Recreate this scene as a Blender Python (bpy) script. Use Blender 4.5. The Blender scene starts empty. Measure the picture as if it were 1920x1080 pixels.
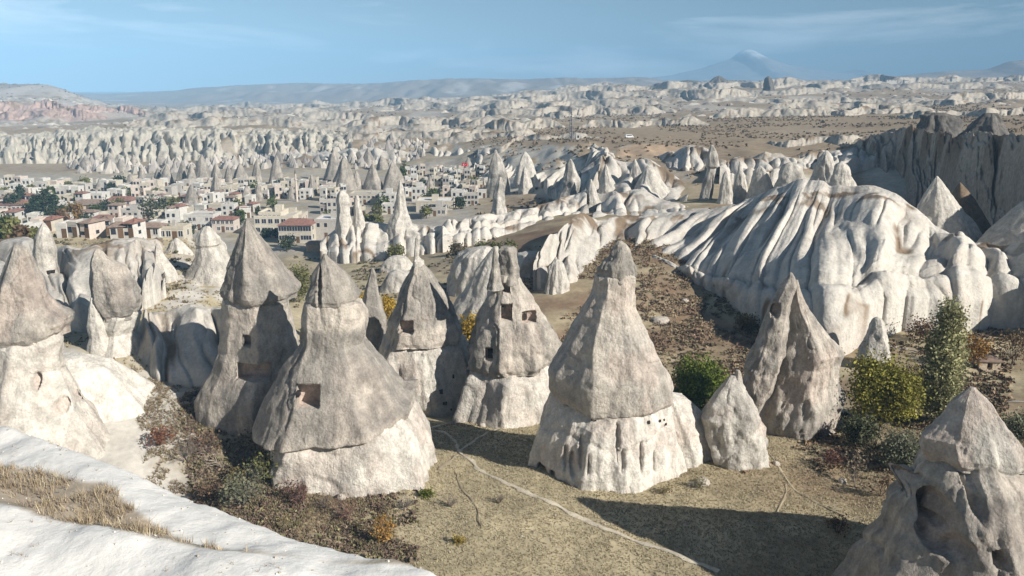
import bpy, math, random
import numpy as np
from mathutils import Vector

# ------------------------------------------------------------------ camera, sky, sun, exposure
SC = bpy.context.scene
COL = SC.collection
CAMZ, FPX, PITCH = 42.0, 1507.0, math.radians(13.97)
cam_d = bpy.data.cameras.new("camera"); cam = bpy.data.objects.new("camera", cam_d); COL.objects.link(cam)
cam.location = (0, 0, CAMZ); cam.rotation_euler = (math.pi/2 - PITCH, 0, 0)
cam_d.sensor_width = 36.0; cam_d.lens = 36.0*FPX/1920.0; cam_d.clip_start = 0.5; cam_d.clip_end = 40000
SC.camera = cam
SUN_AZ, SUN_EL = math.radians(56), math.radians(30)          # to the right of straight-behind-the-camera
sun_dir = Vector((math.sin(SUN_AZ)*math.cos(SUN_EL), -math.cos(SUN_AZ)*math.cos(SUN_EL), math.sin(SUN_EL)))
wd = bpy.data.worlds.new("World"); SC.world = wd; wd.use_nodes = True
nt = wd.node_tree; nt.nodes.clear()
wo = nt.nodes.new("ShaderNodeOutputWorld"); bg = nt.nodes.new("ShaderNodeBackground")
sky = nt.nodes.new("ShaderNodeTexSky"); sky.sky_type = 'NISHITA'; sky.sun_disc = False
sky.sun_elevation = SUN_EL; sky.sun_rotation = math.atan2(sun_dir.x, sun_dir.y)
sky.altitude = 1100; sky.air_density = 1.0; sky.dust_density = 0.05; sky.ozone_density = 1.8
SKY = 0.041
# thin high cloud: streaky noise on the sky direction
tc = nt.nodes.new("ShaderNodeTexCoord"); mp = nt.nodes.new("ShaderNodeMapping")
mp.inputs['Scale'].default_value = (2.2, 2.2, 15.0); mp.inputs['Rotation'].default_value = (0.0, 0.10, 0.35); mp.inputs['Location'].default_value = (7.0, 3.0, 1.0)
nz = nt.nodes.new("ShaderNodeTexNoise"); nz.inputs['Scale'].default_value = 1.25; nz.inputs['Detail'].default_value = 7; nz.inputs['Roughness'].default_value = 0.55
nz.inputs['Distortion'].default_value = 0.4
rp = nt.nodes.new("ShaderNodeMapRange"); rp.inputs['From Min'].default_value = 0.57; rp.inputs['From Max'].default_value = 0.76; rp.inputs['To Max'].default_value = 0.9
mx = nt.nodes.new("ShaderNodeMix"); mx.data_type = 'RGBA'; mx.inputs['B'].default_value = (26.0, 26.8, 28.0, 1)
nt.links.new(tc.outputs['Generated'], mp.inputs['Vector']); nt.links.new(mp.outputs[0], nz.inputs['Vector'])
nt.links.new(nz.outputs['Fac'], rp.inputs['Value']); nt.links.new(rp.outputs[0], mx.inputs['Factor'])
nt.links.new(sky.outputs[0], mx.inputs['A']); nt.links.new(mx.outputs['Result'], bg.inputs['Color'])
bg.inputs['Strength'].default_value = SKY
nt.links.new(bg.outputs[0], wo.inputs['Surface'])
sl = bpy.data.lights.new("sun", 'SUN'); sl.energy = 5.0; sl.angle = math.radians(0.53); sl.color = (1.0, 0.955, 0.885)
so = bpy.data.objects.new("sun", sl); COL.objects.link(so); so.rotation_euler = sun_dir.to_track_quat('Z', 'Y').to_euler(); so.location = (60, -60, 120)
SC.view_settings.view_transform = 'Standard'; SC.view_settings.look = 'None'; SC.view_settings.gamma = 1.0
SC.view_settings.exposure = 0.68; SC.view_settings.use_curve_mapping = False
SC.render.engine = 'CYCLES'
SC.cycles.max_bounces = 6; SC.cycles.diffuse_bounces = 2; SC.cycles.volume_bounces = 0; SC.cycles.transparent_max_bounces = 4

# ------------------------------------------------------------------ helpers
rng = np.random.default_rng(7)
def T(v):                                  # fall of the sight line per metre ahead, for an image row
    q = (np.asarray(v, float)-540)/FPX; c, s = math.cos(PITCH), math.sin(PITCH)
    return (s+c*q)/(c-s*q)
def AU(u, v):                              # sideways per metre ahead
    q = (np.asarray(v, float)-540)/FPX
    return (np.asarray(u, float)-960)/FPX/(math.cos(PITCH)-math.sin(PITCH)*q)
def P3(u, v, y): return (float(AU(u, v)*y), float(y), float(CAMZ-y*T(v)))
def sstep(a, b, x):
    t = np.clip((x-a)/(b-a), 0, 1); return t*t*(3-2*t)
def _h(ix, iy, iz, seed):
    h = (ix.astype(np.int64)*374761393 + iy.astype(np.int64)*668265263 + iz.astype(np.int64)*2147483647 + seed*974634777) & 0xffffffff
    h = ((h ^ (h >> 13))*1274126177) & 0xffffffff; h = ((h ^ (h >> 16))*2246822519) & 0xffffffff
    return ((h ^ (h >> 15)) & 0xffffff).astype(np.float32)/16777215.0
def vn(x, y, z=None, seed=0):
    x = np.asarray(x, np.float64); y = np.asarray(y, np.float64); z = np.zeros_like(x) if z is None else np.asarray(z, np.float64)
    x, y, z = np.broadcast_arrays(x, y, z)
    ix, iy, iz = np.floor(x), np.floor(y), np.floor(z); fx, fy, fz = x-ix, y-iy, z-iz
    sx, sy, sz = fx*fx*fx*(fx*(fx*6-15)+10), fy*fy*fy*(fy*(fy*6-15)+10), fz*fz*fz*(fz*(fz*6-15)+10)
    def L(dz):
        a = _h(ix, iy, iz+dz, seed); b = _h(ix+1, iy, iz+dz, seed); c = _h(ix, iy+1, iz+dz, seed); d = _h(ix+1, iy+1, iz+dz, seed)
        return (a+(b-a)*sx)*(1-sy) + (c+(d-c)*sx)*sy
    l0 = L(0)
    if not fz.any(): return l0*2-1
    return (l0*(1-sz)+L(1)*sz)*2-1
def fbm(x, y, z=None, oct=4, seed=0, gain=0.5):
    s, amp, tot = 0, 1.0, 0
    x = np.asarray(x, float); y = np.asarray(y, float); z = None if z is None else np.asarray(z, float)
    for k in range(oct):
        s = s+amp*vn(x*2**k+k*13.7, y*2**k-k*7.3, None if z is None else z*2**k+k*3.1, seed+k); tot += amp; amp *= gain
    return s/tot
def ridged(x, y, z=None, oct=3, seed=0):
    s, amp, tot = 0, 1.0, 0
    for k in range(oct):
        s = s+amp*(1-np.abs(vn(np.asarray(x)*2**k+k*9.1, np.asarray(y)*2**k+k*4.7, None if z is None else np.asarray(z)*2**k, seed+k))*2); tot += amp; amp *= 0.5
    return s/tot

def worley(x, y, z, seed=0, p=2.0):
    """distance to the nearest scattered point (about 0..1): bulges with sharp creases between"""
    x, y, z = np.broadcast_arrays(np.asarray(x, float), np.asarray(y, float), np.asarray(z, float)); ix, iy, iz = np.floor(x), np.floor(y), np.floor(z)
    best = np.full(x.shape, 9.0)
    for dx in (-1, 0, 1):
        for dy in (-1, 0, 1):
            for dz in (-1, 0, 1):
                cx, cy, cz = ix+dx, iy+dy, iz+dz
                d = (cx+_h(cx, cy, cz, seed)-x)**2+(cy+_h(cx, cy, cz, seed+1)-y)**2+(cz+_h(cx, cy, cz, seed+2)-z)**2
                best = np.minimum(best, d)
    return np.sqrt(best)
def worley2(x, y, seed=0):
    x, y = np.broadcast_arrays(np.asarray(x, float), np.asarray(y, float)); ix, iy = np.floor(x), np.floor(y); zz = np.zeros_like(x); best = np.full(x.shape, 9.0)
    for dx in (-1, 0, 1):
        for dy in (-1, 0, 1):
            cx, cy = ix+dx, iy+dy; best = np.minimum(best, (cx+_h(cx, cy, zz, seed)-x)**2+(cy+_h(cx, cy, zz, seed+1)-y)**2)
    return np.sqrt(best)

def mk(name, V, F, mat, col=None, parent=None, smooth=True, link=True):
    """one mesh object from vertex array V (n,3) and face array F (m,3 or 4)"""
    me = bpy.data.meshes.new(name); V = np.asarray(V, np.float32); F = np.asarray(F, np.int32)
    n, m, k = len(V), len(F), F.shape[1]
    me.vertices.add(n); me.vertices.foreach_set('co', V.ravel())
    me.loops.add(m*k); me.loops.foreach_set('vertex_index', F.ravel())
    me.polygons.add(m); me.polygons.foreach_set('loop_start', np.arange(0, m*k, k, dtype=np.int32))
    me.polygons.foreach_set('use_smooth', np.full(m, smooth, bool))
    if col is not None:
        c = np.ones((n, 4), np.float32); c[:, :3] = col
        at = me.attributes.new('Col', 'FLOAT_COLOR', 'POINT'); at.data.foreach_set('color', c.ravel())
    me.update(calc_edges=True)
    for mm in (mat if isinstance(mat, (list, tuple)) else [mat]): me.materials.append(mm)
    o = bpy.data.objects.new(name, me)
    if parent is not None: o.parent = parent
    if link: COL.objects.link(o)
    return o
def empty(name, loc=(0, 0, 0), rz=0):
    o = bpy.data.objects.new(name, None); COL.objects.link(o); o.location = loc; o.rotation_euler = (0, 0, rz); o.empty_display_size = .5
    return o
def tag(o, label=None, cat=None, group=None, kind=None):
    if label: o['label'] = label
    if cat: o['category'] = cat
    if group: o['group'] = group
    if kind: o['kind'] = kind
    return o
def rebase(o, loc):                        # put a thing's origin at its base without moving its mesh
    V = np.empty(len(o.data.vertices)*3, np.float32); o.data.vertices.foreach_get('co', V); V = V.reshape(-1, 3)-np.asarray(loc, np.float32)
    o.data.vertices.foreach_set('co', V.ravel()); o.data.update(); o.location = loc
def gridF(nr, nc, wrap=False):
    r = np.arange(nr-1)[:, None]; c = np.arange(nc if wrap else nc-1)[None, :]; c2 = (c+1) % nc
    return np.stack([r*nc+c, r*nc+c2, (r+1)*nc+c2, (r+1)*nc+c], -1).reshape(-1, 4)

# ------------------------------------------------------------------ materials
def nodemat(name):
    m = bpy.data.materials.new(name); m.use_nodes = True; t = m.node_tree; b = t.nodes['Principled BSDF']
    b.inputs['Specular IOR Level'].default_value = 0.15
    return m, t, b
def attr_mat(name, n1=1.2, n2=9.0, amp=0.35, rough=0.95, bump=0.0, bscale=3.0, bdist=0.1, trans=0.0, stretch=1.0, hard=.2):
    """colour from the Col attribute, broken up by two scales of noise, with fine relief"""
    m, t, b = nodemat(name); N = t.nodes.new; L = t.links.new
    a = N("ShaderNodeAttribute"); a.attribute_name = 'Col'
    g = N("ShaderNodeNewGeometry"); mpn = N("ShaderNodeMapping"); mpn.inputs['Scale'].default_value = (1, 1, stretch); L(g.outputs['Position'], mpn.inputs['Vector'])
    na = N("ShaderNodeTexNoise"); na.inputs['Scale'].default_value = n1; na.inputs['Detail'].default_value = 6; na.inputs['Roughness'].default_value = .62; L(mpn.outputs[0], na.inputs['Vector'])
    nb = N("ShaderNodeTexNoise"); nb.inputs['Scale'].default_value = n2; nb.inputs['Detail'].default_value = 3; L(g.outputs['Position'], nb.inputs['Vector'])
    r1 = N("ShaderNodeMapRange"); r1.inputs['From Min'].default_value = .5-hard; r1.inputs['From Max'].default_value = .5+hard; r1.inputs['To Min'].default_value = 1-amp; r1.inputs['To Max'].default_value = 1+amp*.55; L(na.outputs[0], r1.inputs['Value'])
    r2 = N("ShaderNodeMapRange"); r2.inputs['From Min'].default_value = .5-hard; r2.inputs['From Max'].default_value = .5+hard; r2.inputs['To Min'].default_value = 1-amp*.5; r2.inputs['To Max'].default_value = 1+amp*.35; L(nb.outputs[0], r2.inputs['Value'])
    mu = N("ShaderNodeMath"); mu.operation = 'MULTIPLY'; L(r1.outputs[0], mu.inputs[0]); L(r2.outputs[0], mu.inputs[1])
    vm = N("ShaderNodeVectorMath"); vm.operation = 'SCALE'; L(a.outputs['Color'], vm.inputs[0]); L(mu.outputs[0], vm.inputs['Scale'])
    L(vm.outputs[0], b.inputs['Base Color']); b.inputs['Roughness'].default_value = rough
    if bump > 0:
        nc = N("ShaderNodeTexNoise"); nc.inputs['Scale'].default_value = bscale; nc.inputs['Detail'].default_value = 8; nc.inputs['Roughness'].default_value = .65; L(mpn.outputs[0], nc.inputs['Vector'])
        bp = N("ShaderNodeBump"); bp.inputs['Strength'].default_value = bump; bp.inputs['Distance'].default_value = bdist; L(nc.outputs[0], bp.inputs['Height']); L(bp.outputs[0], b.inputs['Normal'])
    if trans > 0:
        tr = N("ShaderNodeBsdfTranslucent"); L(vm.outputs[0], tr.inputs['Color']); ms = N("ShaderNodeMixShader"); ms.inputs[0].default_value = trans
        L(b.outputs[0], ms.inputs[1]); L(tr.outputs[0], ms.inputs[2]); L(ms.outputs[0], t.nodes['Material Output'].inputs['Surface'])
    return m
def flat_mat(name, rgb, rough=.85, amp=.12, scale=1.5):
    m, t, b = nodemat(name); N = t.nodes.new; L = t.links.new
    g = N("ShaderNodeNewGeometry"); na = N("ShaderNodeTexNoise"); na.inputs['Scale'].default_value = scale; na.inputs['Detail'].default_value = 5; L(g.outputs['Position'], na.inputs['Vector'])
    r = N("ShaderNodeValToRGB"); r.color_ramp.elements[0].position = .3; r.color_ramp.elements[1].position = .7
    r.color_ramp.elements[0].color = (*[c*(1-amp) for c in rgb], 1); r.color_ramp.elements[1].color = (*[min(1, c*(1+amp)) for c in rgb], 1)
    L(na.outputs[0], r.inputs[0]); L(r.outputs[0], b.inputs['Base Color']); b.inputs['Roughness'].default_value = rough
    return m
M_ROCK = attr_mat('weathered_tuff', n1=.9, n2=4.5, amp=.30, bump=.9, bscale=1.9, bdist=.36, stretch=.8, hard=.17)
M_RIDGE = attr_mat('smooth_white_tuff', n1=.35, n2=2.2, amp=.22, bump=.75, bscale=1.0, bdist=.5)
M_GROUND = attr_mat('ground_soil', n1=.22, n2=1.3, amp=.26, bump=.35, bscale=.8, bdist=.3)
M_FAR = attr_mat('far_slopes', n1=.006, n2=.04, amp=.3)
M_LEAF = attr_mat('foliage', n1=1.0, n2=6.0, amp=.3, trans=.22, rough=.8)
M_TWIG = attr_mat('dry_twigs', n1=1.0, n2=6.0, amp=.25)
M_PATH = attr_mat('trodden_earth', n1=.8, n2=4.0, amp=.2)
M_HILL = attr_mat('bright_tuff', n1=.5, n2=3.5, amp=.10, bump=.5, bscale=2.2, bdist=.12)
M_NICHE = flat_mat('carved_pink_tuff', (.50, .38, .31), amp=.15, scale=1.2)
M_DARK = flat_mat('dark_opening', (.035, .03, .028), amp=.3)
C_CREAM = np.array((.50, .445, .375)); C_GREY = np.array((.245, .225, .197)); C_PINK = np.array((.47, .37, .305)); C_WHITE = np.array((.56, .52, .455)); C_DGREY = np.array((.13, .12, .108))
C_BROWN = np.array((.205, .15, .10)); C_STRAW = np.array((.45, .38, .245)); C_RUST = np.array((.18, .11, .07)); C_OLIVE = np.array((.35, .30, .185))
# ------------------------------------------------------------------ terrain: heights along sight columns, in metres
def _col(u, *pts):
    out = []
    for p in pts:
        out.append((p[0], CAMZ-p[0]*float(T(p[1])) if p[1] > 100 else float(p[1])))      # >100: an image row, else a height
    return (u-960)/FPX, out
_COLS = [
 _col(-900, (5,12),(60,12),(110,12),(190,10),(230,0),(300,-8),(540,-8),(600,302),(700,250),(1000,236),(1250,198),(1900,165),(2600,0),(4200,0),(9500,0)),
 _col(-300, (5,6),(60,8),(85,9),(150,10),(190,9),(220,0),(250,-8),(420,-8),(540,-9),(590,302),(690,252),(760,248),(1000,236),(1080,222),(1250,198),(1900,166),(2100,167),(2600,0),(4200,0),(9500,0)),
 _col(0, (5,6),(50,6),(75,3),(84,3),(100,8),(150,10),(190,437),(215,0),(245,-8),(420,-8),(540,315),(590,302),(690,250),(760,246),(1000,236),(1080,222),(1250,198),(1600,176),(1900,160),(2050,160),(2600,0),(3400,0),(9500,0)),
 _col(120, (5,5),(50,5),(75,1),(85,3),(100,8),(150,10),(190,438),(215,0),(245,-8),(420,-8),(540,314),(590,301),(685,247),(760,243),(1000,232),(1080,220),(1250,200),(1600,180),(1850,157),(2000,157),(2600,10),(3400,20),(9500,0)),
 _col(220, (5,3),(50,3),(76,0),(88,3),(104,7.5),(150,10),(190,441),(215,0),(245,-8),(420,-8),(540,312),(590,300),(680,245),(760,240),(1000,228),(1200,212),(1500,204),(1900,199),(2600,197),(3200,190),(4000,178),(4300,178),(9500,0)),
 _col(330, (5,1),(60,1),(78,0),(88,3),(94,5),(100,4.5),(112,8),(150,9.5),(190,444),(215,0),(245,-8),(420,-8),(530,311),(585,299),(675,244),(760,238),(1000,225),(1300,212),(1900,206),(2600,204),(3200,192),(4000,171),(4300,171),(9500,0)),
 _col(410, (5,0),(60,0),(80,0.5),(90,4.5),(100,4.5),(115,7),(150,8),(185,4),(215,-4),(245,-8),(430,-8),(520,310),(580,298),(670,243),(760,237),(1000,222),(1500,210),(2400,204),(3200,190),(4000,163),(4300,163),(9500,0)),
 _col(480, (5,0),(60,0),(79,1),(87,5),(95,6),(110,5),(140,2),(180,-4),(230,-8),(430,-8),(520,308),(580,296),(665,243),(760,237),(1000,220),(1500,209),(2400,204),(3200,190),(4000,160),(4300,160),(9500,0)),
 _col(560, (5,0),(60,0),(80,.3),(95,2),(110,0),(140,-2),(180,-5),(230,-8),(450,-7),(510,306),(570,290),(640,250),(760,240),(1000,222),(1500,209),(2400,203),(3200,190),(4000,156),(4300,156),(9500,0)),
 _col(700, (5,0),(60,0),(82,0),(105,-3.5),(115,-6),(140,-5),(160,-3),(210,-5),(240,-8),(470,-6),(500,312),(540,292),(600,262),(650,260),(900,238),(1500,207),(2400,200),(3200,190),(4000,154),(4300,154),(9500,0)),
 _col(850, (5,0),(60,0),(82,0),(105,-4),(115,-6),(140,-4),(165,-2),(205,-2),(250,-5),(450,-6),(480,300),(530,272),(600,262),(900,234),(1300,207),(1800,193),(2600,186),(3200,180),(4000,148),(4300,148),(9500,0)),
 _col(940, (5,0),(60,0),(82,0),(105,-4),(115,-6),(140,-4),(165,-2),(200,0),(240,0),(270,-2),(320,-4),(390,-4),(420,305),(460,270),(520,262),(800,232),(1200,206),(1700,189),(2600,181),(3200,176),(4000,147),(4300,147),(9500,0)),
 _col(1050, (5,0),(60,0),(85,0),(105,-4),(120,-5),(140,-4),(165,-1),(200,2),(240,4),(280,0),(330,-4),(360,310),(395,272),(460,262),(800,228),(1200,202),(1800,178),(2400,170),(3200,174),(4000,148),(4300,148),(9500,0)),
 _col(1130, (5,0),(60,0),(88,-.5),(108,-4),(125,-5),(145,-4),(165,-.5),(200,3),(240,5),(275,1),(325,0),(362,300),(392,270),(460,260),(800,225),(1200,198),(1800,173),(2300,164),(3200,172),(4000,148),(4300,148),(9500,0)),
 _col(1210, (5,0),(60,0),(90,-1),(110,-4),(135,-5),(165,0),(200,4),(240,5),(270,3),(320,4),(368,292),(398,270),(460,260),(800,222),(1200,195),(1800,168),(2200,161),(3200,170),(4000,144),(4300,144),(9500,0)),
 _col(1330, (5,0),(60,0),(90,-1),(110,-4),(130,-5),(160,-3),(200,4),(240,6),(290,6),(340,306),(390,280),(455,261),(800,218),(1200,192),(1800,162),(2150,150),(2600,157),(4000,15),(9500,0)),
 _col(1450, (5,0),(60,0),(90,-1),(110,-4),(130,-5),(155,-3),(200,4),(240,5),(290,6),(340,304),(390,282),(450,260),(800,214),(1200,190),(1800,161),(2250,152),(2600,157),(4000,15),(9500,0)),
 _col(1600, (5,0),(60,0),(95,-2),(120,-4),(150,-2),(195,0),(230,-6),(290,-4),(335,6),(370,282),(430,255),(800,212),(1200,192),(1800,165),(2400,153),(2600,158),(4000,15),(9500,0)),
 _col(1720, (5,0),(60,0),(95,-1.5),(120,-3),(150,-1),(190,-5),(250,-8),(300,-5),(335,14),(360,258),(420,250),(800,208),(1200,188),(1800,162),(2400,151),(2600,156),(4000,15),(9500,0)),
 _col(1820, (5,0),(60,0),(95,-1),(120,-2),(150,-1),(190,-6),(240,-8),(268,-4),(290,20),(330,256),(400,248),(800,205),(1200,185),(1800,160),(2400,149),(2600,155),(4000,15),(9500,0)),
 _col(1920, (5,0),(60,0),(95,-1),(120,-2),(150,-1),(190,-6),(225,-7),(245,12),(270,22),(310,258),(400,244),(800,202),(1200,182),(1800,158),(2400,146),(2600,152),(4000,15),(9500,0)),
 _col(2300, (5,0),(60,0),(95,0),(150,2),(180,4),(210,24),(300,28),(400,32),(800,200),(1200,180),(1800,157),(2400,146),(2600,152),(4000,15),(9500,0)),
 _col(2900, (5,2),(60,4),(150,8),(210,28),(400,34),(800,200),(1800,157),(2400,146),(4000,15),(9500,0)),
]
_A = np.linspace(-1.3, 1.3, 521); _LY = np.linspace(math.log(4), math.log(9500), 900)
_Z = np.zeros((len(_COLS), len(_LY)))
for _i, (_a, _p) in enumerate(_COLS):
    _Z[_i] = np.interp(_LY, np.log([q[0] for q in _p]), [q[1] for q in _p])
_k = np.exp(-np.linspace(-2, 2, 9)**2); _k /= _k.sum()
_Z = np.array([np.convolve(np.pad(r, 4, 'edge'), _k, 'valid') for r in _Z])
_ca = np.array([c[0] for c in _COLS]); _ix = np.clip(np.searchsorted(_ca, _A)-1, 0, len(_ca)-2)
_t = np.clip((_A-_ca[_ix])/(_ca[_ix+1]-_ca[_ix]), 0, 1)
_TAB = _Z[_ix]*(1-_t)[:, None]+_Z[_ix+1]*_t[:, None]
_ks = np.exp(-np.linspace(-2, 2, 15)**2); _ks /= _ks.sum(); _TAB = np.stack([np.convolve(np.pad(_TAB[:, j], 7, 'edge'), _ks, 'valid') for j in range(_TAB.shape[1])], 1)
def g0(a, y):
    fi = np.clip((a+1.3)/2.6*520, 0, 519.999); fj = np.clip((np.log(np.maximum(y, 4.01))-_LY[0])/(_LY[-1]-_LY[0])*899, 0, 898.999)
    i = fi.astype(int); j = fj.astype(int); s = fi-i; t = fj-j
    return (_TAB[i, j]*(1-s)*(1-t)+_TAB[i+1, j]*s*(1-t)+_TAB[i, j+1]*(1-s)*t+_TAB[i+1, j+1]*s*t)
def G(x, y):
    """height of the ground"""
    x = np.asarray(x, float); y = np.asarray(y, float); a = x/np.maximum(y, 4)
    wm = sstep(430, 560, y)*(1-sstep(900, 1300, y))*(1-sstep(.12, .2, a)*.6)
    wl = sstep(330, 400, y)*(1-sstep(430, 520, y))*sstep(-.12, 0, a)
    wf = sstep(900, 1300, y)
    flute = lambda s, sd: 1-2*np.abs(vn(x/s+.35*vn(x/s*.4, y/s*.4, seed=sd+5), y/(s*3.2), seed=sd))
    wy = y - wm*(34*flute(24, 11)+14*flute(10, 12)) - wl*(16*flute(16, 13)+8*flute(7, 14)) - wf*(.045*y*fbm(x/130, y/260, oct=3, seed=15)+.02*y*flute(60, 16))
    z = g0(a, np.maximum(wy, 5))
    z = z + .5*fbm(x/14, y/14, oct=3, seed=21)*sstep(55, 75, y)*(1-sstep(300, 400, y)*.3)
    z = z + .22*fbm(x/3.2, y/3.2, oct=3, seed=22)*sstep(50, 70, y)*(1-sstep(240, 330, y))
    # broken tuff country beyond the town
    bm = sstep(560, 760, y)*(1-sstep(2600, 3300, y))*np.clip(.25+1.5*fbm(x/150+3, y/330, oct=3, seed=31), 0, 1)*(1-.75*sstep(.1, .22, a)*(1-sstep(620, 950, y)))
    z = z + bm*(7*np.maximum(ridged(x/34, y/60, oct=3, seed=32), -.3) + 3*ridged(x/11, y/24, oct=2, seed=33))
    lm = sstep(-.42, -.40, -np.abs(a+.48))*sstep(105, 120, y)*(1-sstep(185, 200, y))          # knobbly shoulder on the left
    lm = sstep(-.75, -.62, a)*(1-sstep(-.42, -.36, a))*sstep(118, 135, y)*(1-sstep(185, 200, y))
    z = z + lm*1.6*np.maximum(ridged(x/13, y/9, oct=3, seed=35), -.2)
    fm = sstep(3000, 3400, y)
    z = z + fm*(12*fbm(x/240, y/420, oct=4, seed=36))
    return z
def GZ(x, y): return float(G(np.array([x]), np.array([y]))[0])
def hit(u, v, y0=50, y1=3000):
    """where the sight line through an image point meets the ground"""
    ys = np.exp(np.linspace(math.log(y0), math.log(y1), 1500)); xs = AU(u, v)*ys; zr = CAMZ-ys*T(v)
    b = np.nonzero(zr <= G(xs, ys))[0]; k = b[0] if len(b) else 1499
    return float(xs[k]), float(ys[k]), GZ(xs[k], ys[k])

def build_ground():
    na = 540; aa = np.linspace(-.9, .9, na)
    yy = np.concatenate([np.exp(np.linspace(math.log(4), math.log(56), 30, endpoint=False)), np.exp(np.linspace(math.log(56), math.log(560), 210, endpoint=False)),
                         np.exp(np.linspace(math.log(560), math.log(4300), 170, endpoint=False)), np.exp(np.linspace(math.log(4300), math.log(9500), 12))])
    Y, A = np.meshgrid(yy, aa, indexing='ij'); X = A*Y; Z = G(X, Y)
    gx = np.gradient(Z, axis=1)/np.gradient(X, axis=1); dyx = np.gradient(Z, axis=0)/np.gradient(Y, axis=0); gy = dyx-gx*A
    slope = np.hypot(gx, gy)
    n1 = fbm(X/9, Y/9, oct=4, seed=41); n2 = fbm(X/45, Y/45, oct=4, seed=42); n3 = fbm(X/2.2, Y/2.2, oct=3, seed=43)
    C = np.empty(X.shape+(3,)); near = 1-sstep(100, 118, Y)
    def mixc(c, w): C[:] = C*(1-w[..., None])+np.asarray(c)*w[..., None]
    C[:] = C_STRAW
    mixc(C_OLIVE, np.clip(.35+.9*n1, 0, 1)*.6)
    mixc(C_BROWN, np.clip(.1+1.0*n2+.4*n3, 0, 1)*(.3+.5*sstep(104, 120, Y)))
    mixc(C_RUST, sstep(105, 125, Y)*(1-sstep(230, 300, Y))*np.clip(.45+1.2*n1, 0, 1)*sstep(-.22, 0.02, A)*.85)
    mixc(C_RUST*1.1, near*sstep(.24, .33, A)*np.clip(.35+1.2*n1, 0, 1)*.8)
    mixc((.20, .145, .10), near*sstep(-.17, -.23, A)*np.clip(.5+n1, 0, 1)*.8)
    mixc((.30, .25, .19), sstep(120, 170, Y)*(1-sstep(240, 260, Y))*(1-sstep(-.1, .02, A))*np.clip(.4+n1, 0, 1)*.8)
    # town floor: pale dust and paving
    mixc((.36, .33, .285), sstep(228, 250, Y)*(1-sstep(470, 540, Y))*(1-sstep(-.06, .0, A))*np.clip(.65+.8*n1, 0, 1))
    # the left shoulder: bare white tuff between grass
    ls = sstep(-.30, -.36, A)*sstep(104, 116, Y)*(1-sstep(205, 225, Y))
    mixc(C_WHITE*.93, ls*sstep(-.12, .22, n1*.8+n2*.6+(slope-.2)*.8))
    mixc(C_WHITE*.95, sstep(-.40, -.47, A)*sstep(68, 75, Y)*(1-sstep(100, 108, Y))*sstep(-.5, .0, n1+.3*n3))
    # country beyond: scrub on the flats, pale tuff where it is steep
    far = sstep(250, 330, Y)*np.maximum(sstep(470, 540, Y), sstep(-.06, .0, A))
    sc = np.array((.30, .23, .155)); mixc(sc, far*.9)
    mixc((.40, .325, .235), far*np.clip(.2+1.3*fbm(X/60, Y/120, oct=4, seed=44), 0, 1)*.8)
    mixc((.20, .155, .11), far*np.clip(-.15+1.5*fbm(X/25, Y/50, oct=4, seed=45), 0, 1)*.8)
    wt = np.array((.50, .465, .395)); st = sstep(.20, .36, slope+.10*n1+.06*n2)
    mixc(wt, far*st*(1-sstep(2700, 3200, Y)))
    mixc((.30, .24, .17), far*st*sstep(560, 600, Y)*(1-sstep(800, 900, Y))*(1-sstep(-.15, -.05, A))*.75)
    mixc((.46, .415, .355), sstep(700, 1000, Y)*(1-sstep(2600, 3100, Y))*sstep(-.02, .25, fbm(X/60, Y/110, oct=5, seed=46))*.8)
    lefthill = sstep(980, 1060, Y)*(1-sstep(2300, 2600, Y))*sstep(-.46, -.52, A)
    mixc((.46, .33, .275), lefthill*sstep(.05, .2, slope)*(1-sstep(1220, 1320, Y)))
    mixc((.46, .41, .355), lefthill*sstep(1250, 1350, Y)*sstep(-.15, .2, fbm(X/90, Y/200, oct=4, seed=47)))
    mixc((.30, .26, .22), lefthill*sstep(1700, 1850, Y)*.7)
    # warm banded outcrop under the plateau edge
    mixc((.46, .33, .215), sstep(.125, .14, A)*(1-sstep(.195, .21, A))*sstep(372, 378, Y)*(1-sstep(396, 402, Y))*.9)
    fr = sstep(2700, 3200, Y); mixc((.27, .235, .20), fr)
    mixc((.50, .47, .43), fr*sstep(.18, .4, fbm(X/110, Y/300, oct=5, seed=48))*.7*(1-sstep(3700, 3950, Y)))
    V = np.stack([X, Y, Z], -1).reshape(-1, 3)
    o = mk('ground', V, gridF(len(yy), na), M_GROUND, C.reshape(-1, 3)); tag(o, kind='structure'); return o
ground = build_ground()
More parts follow.
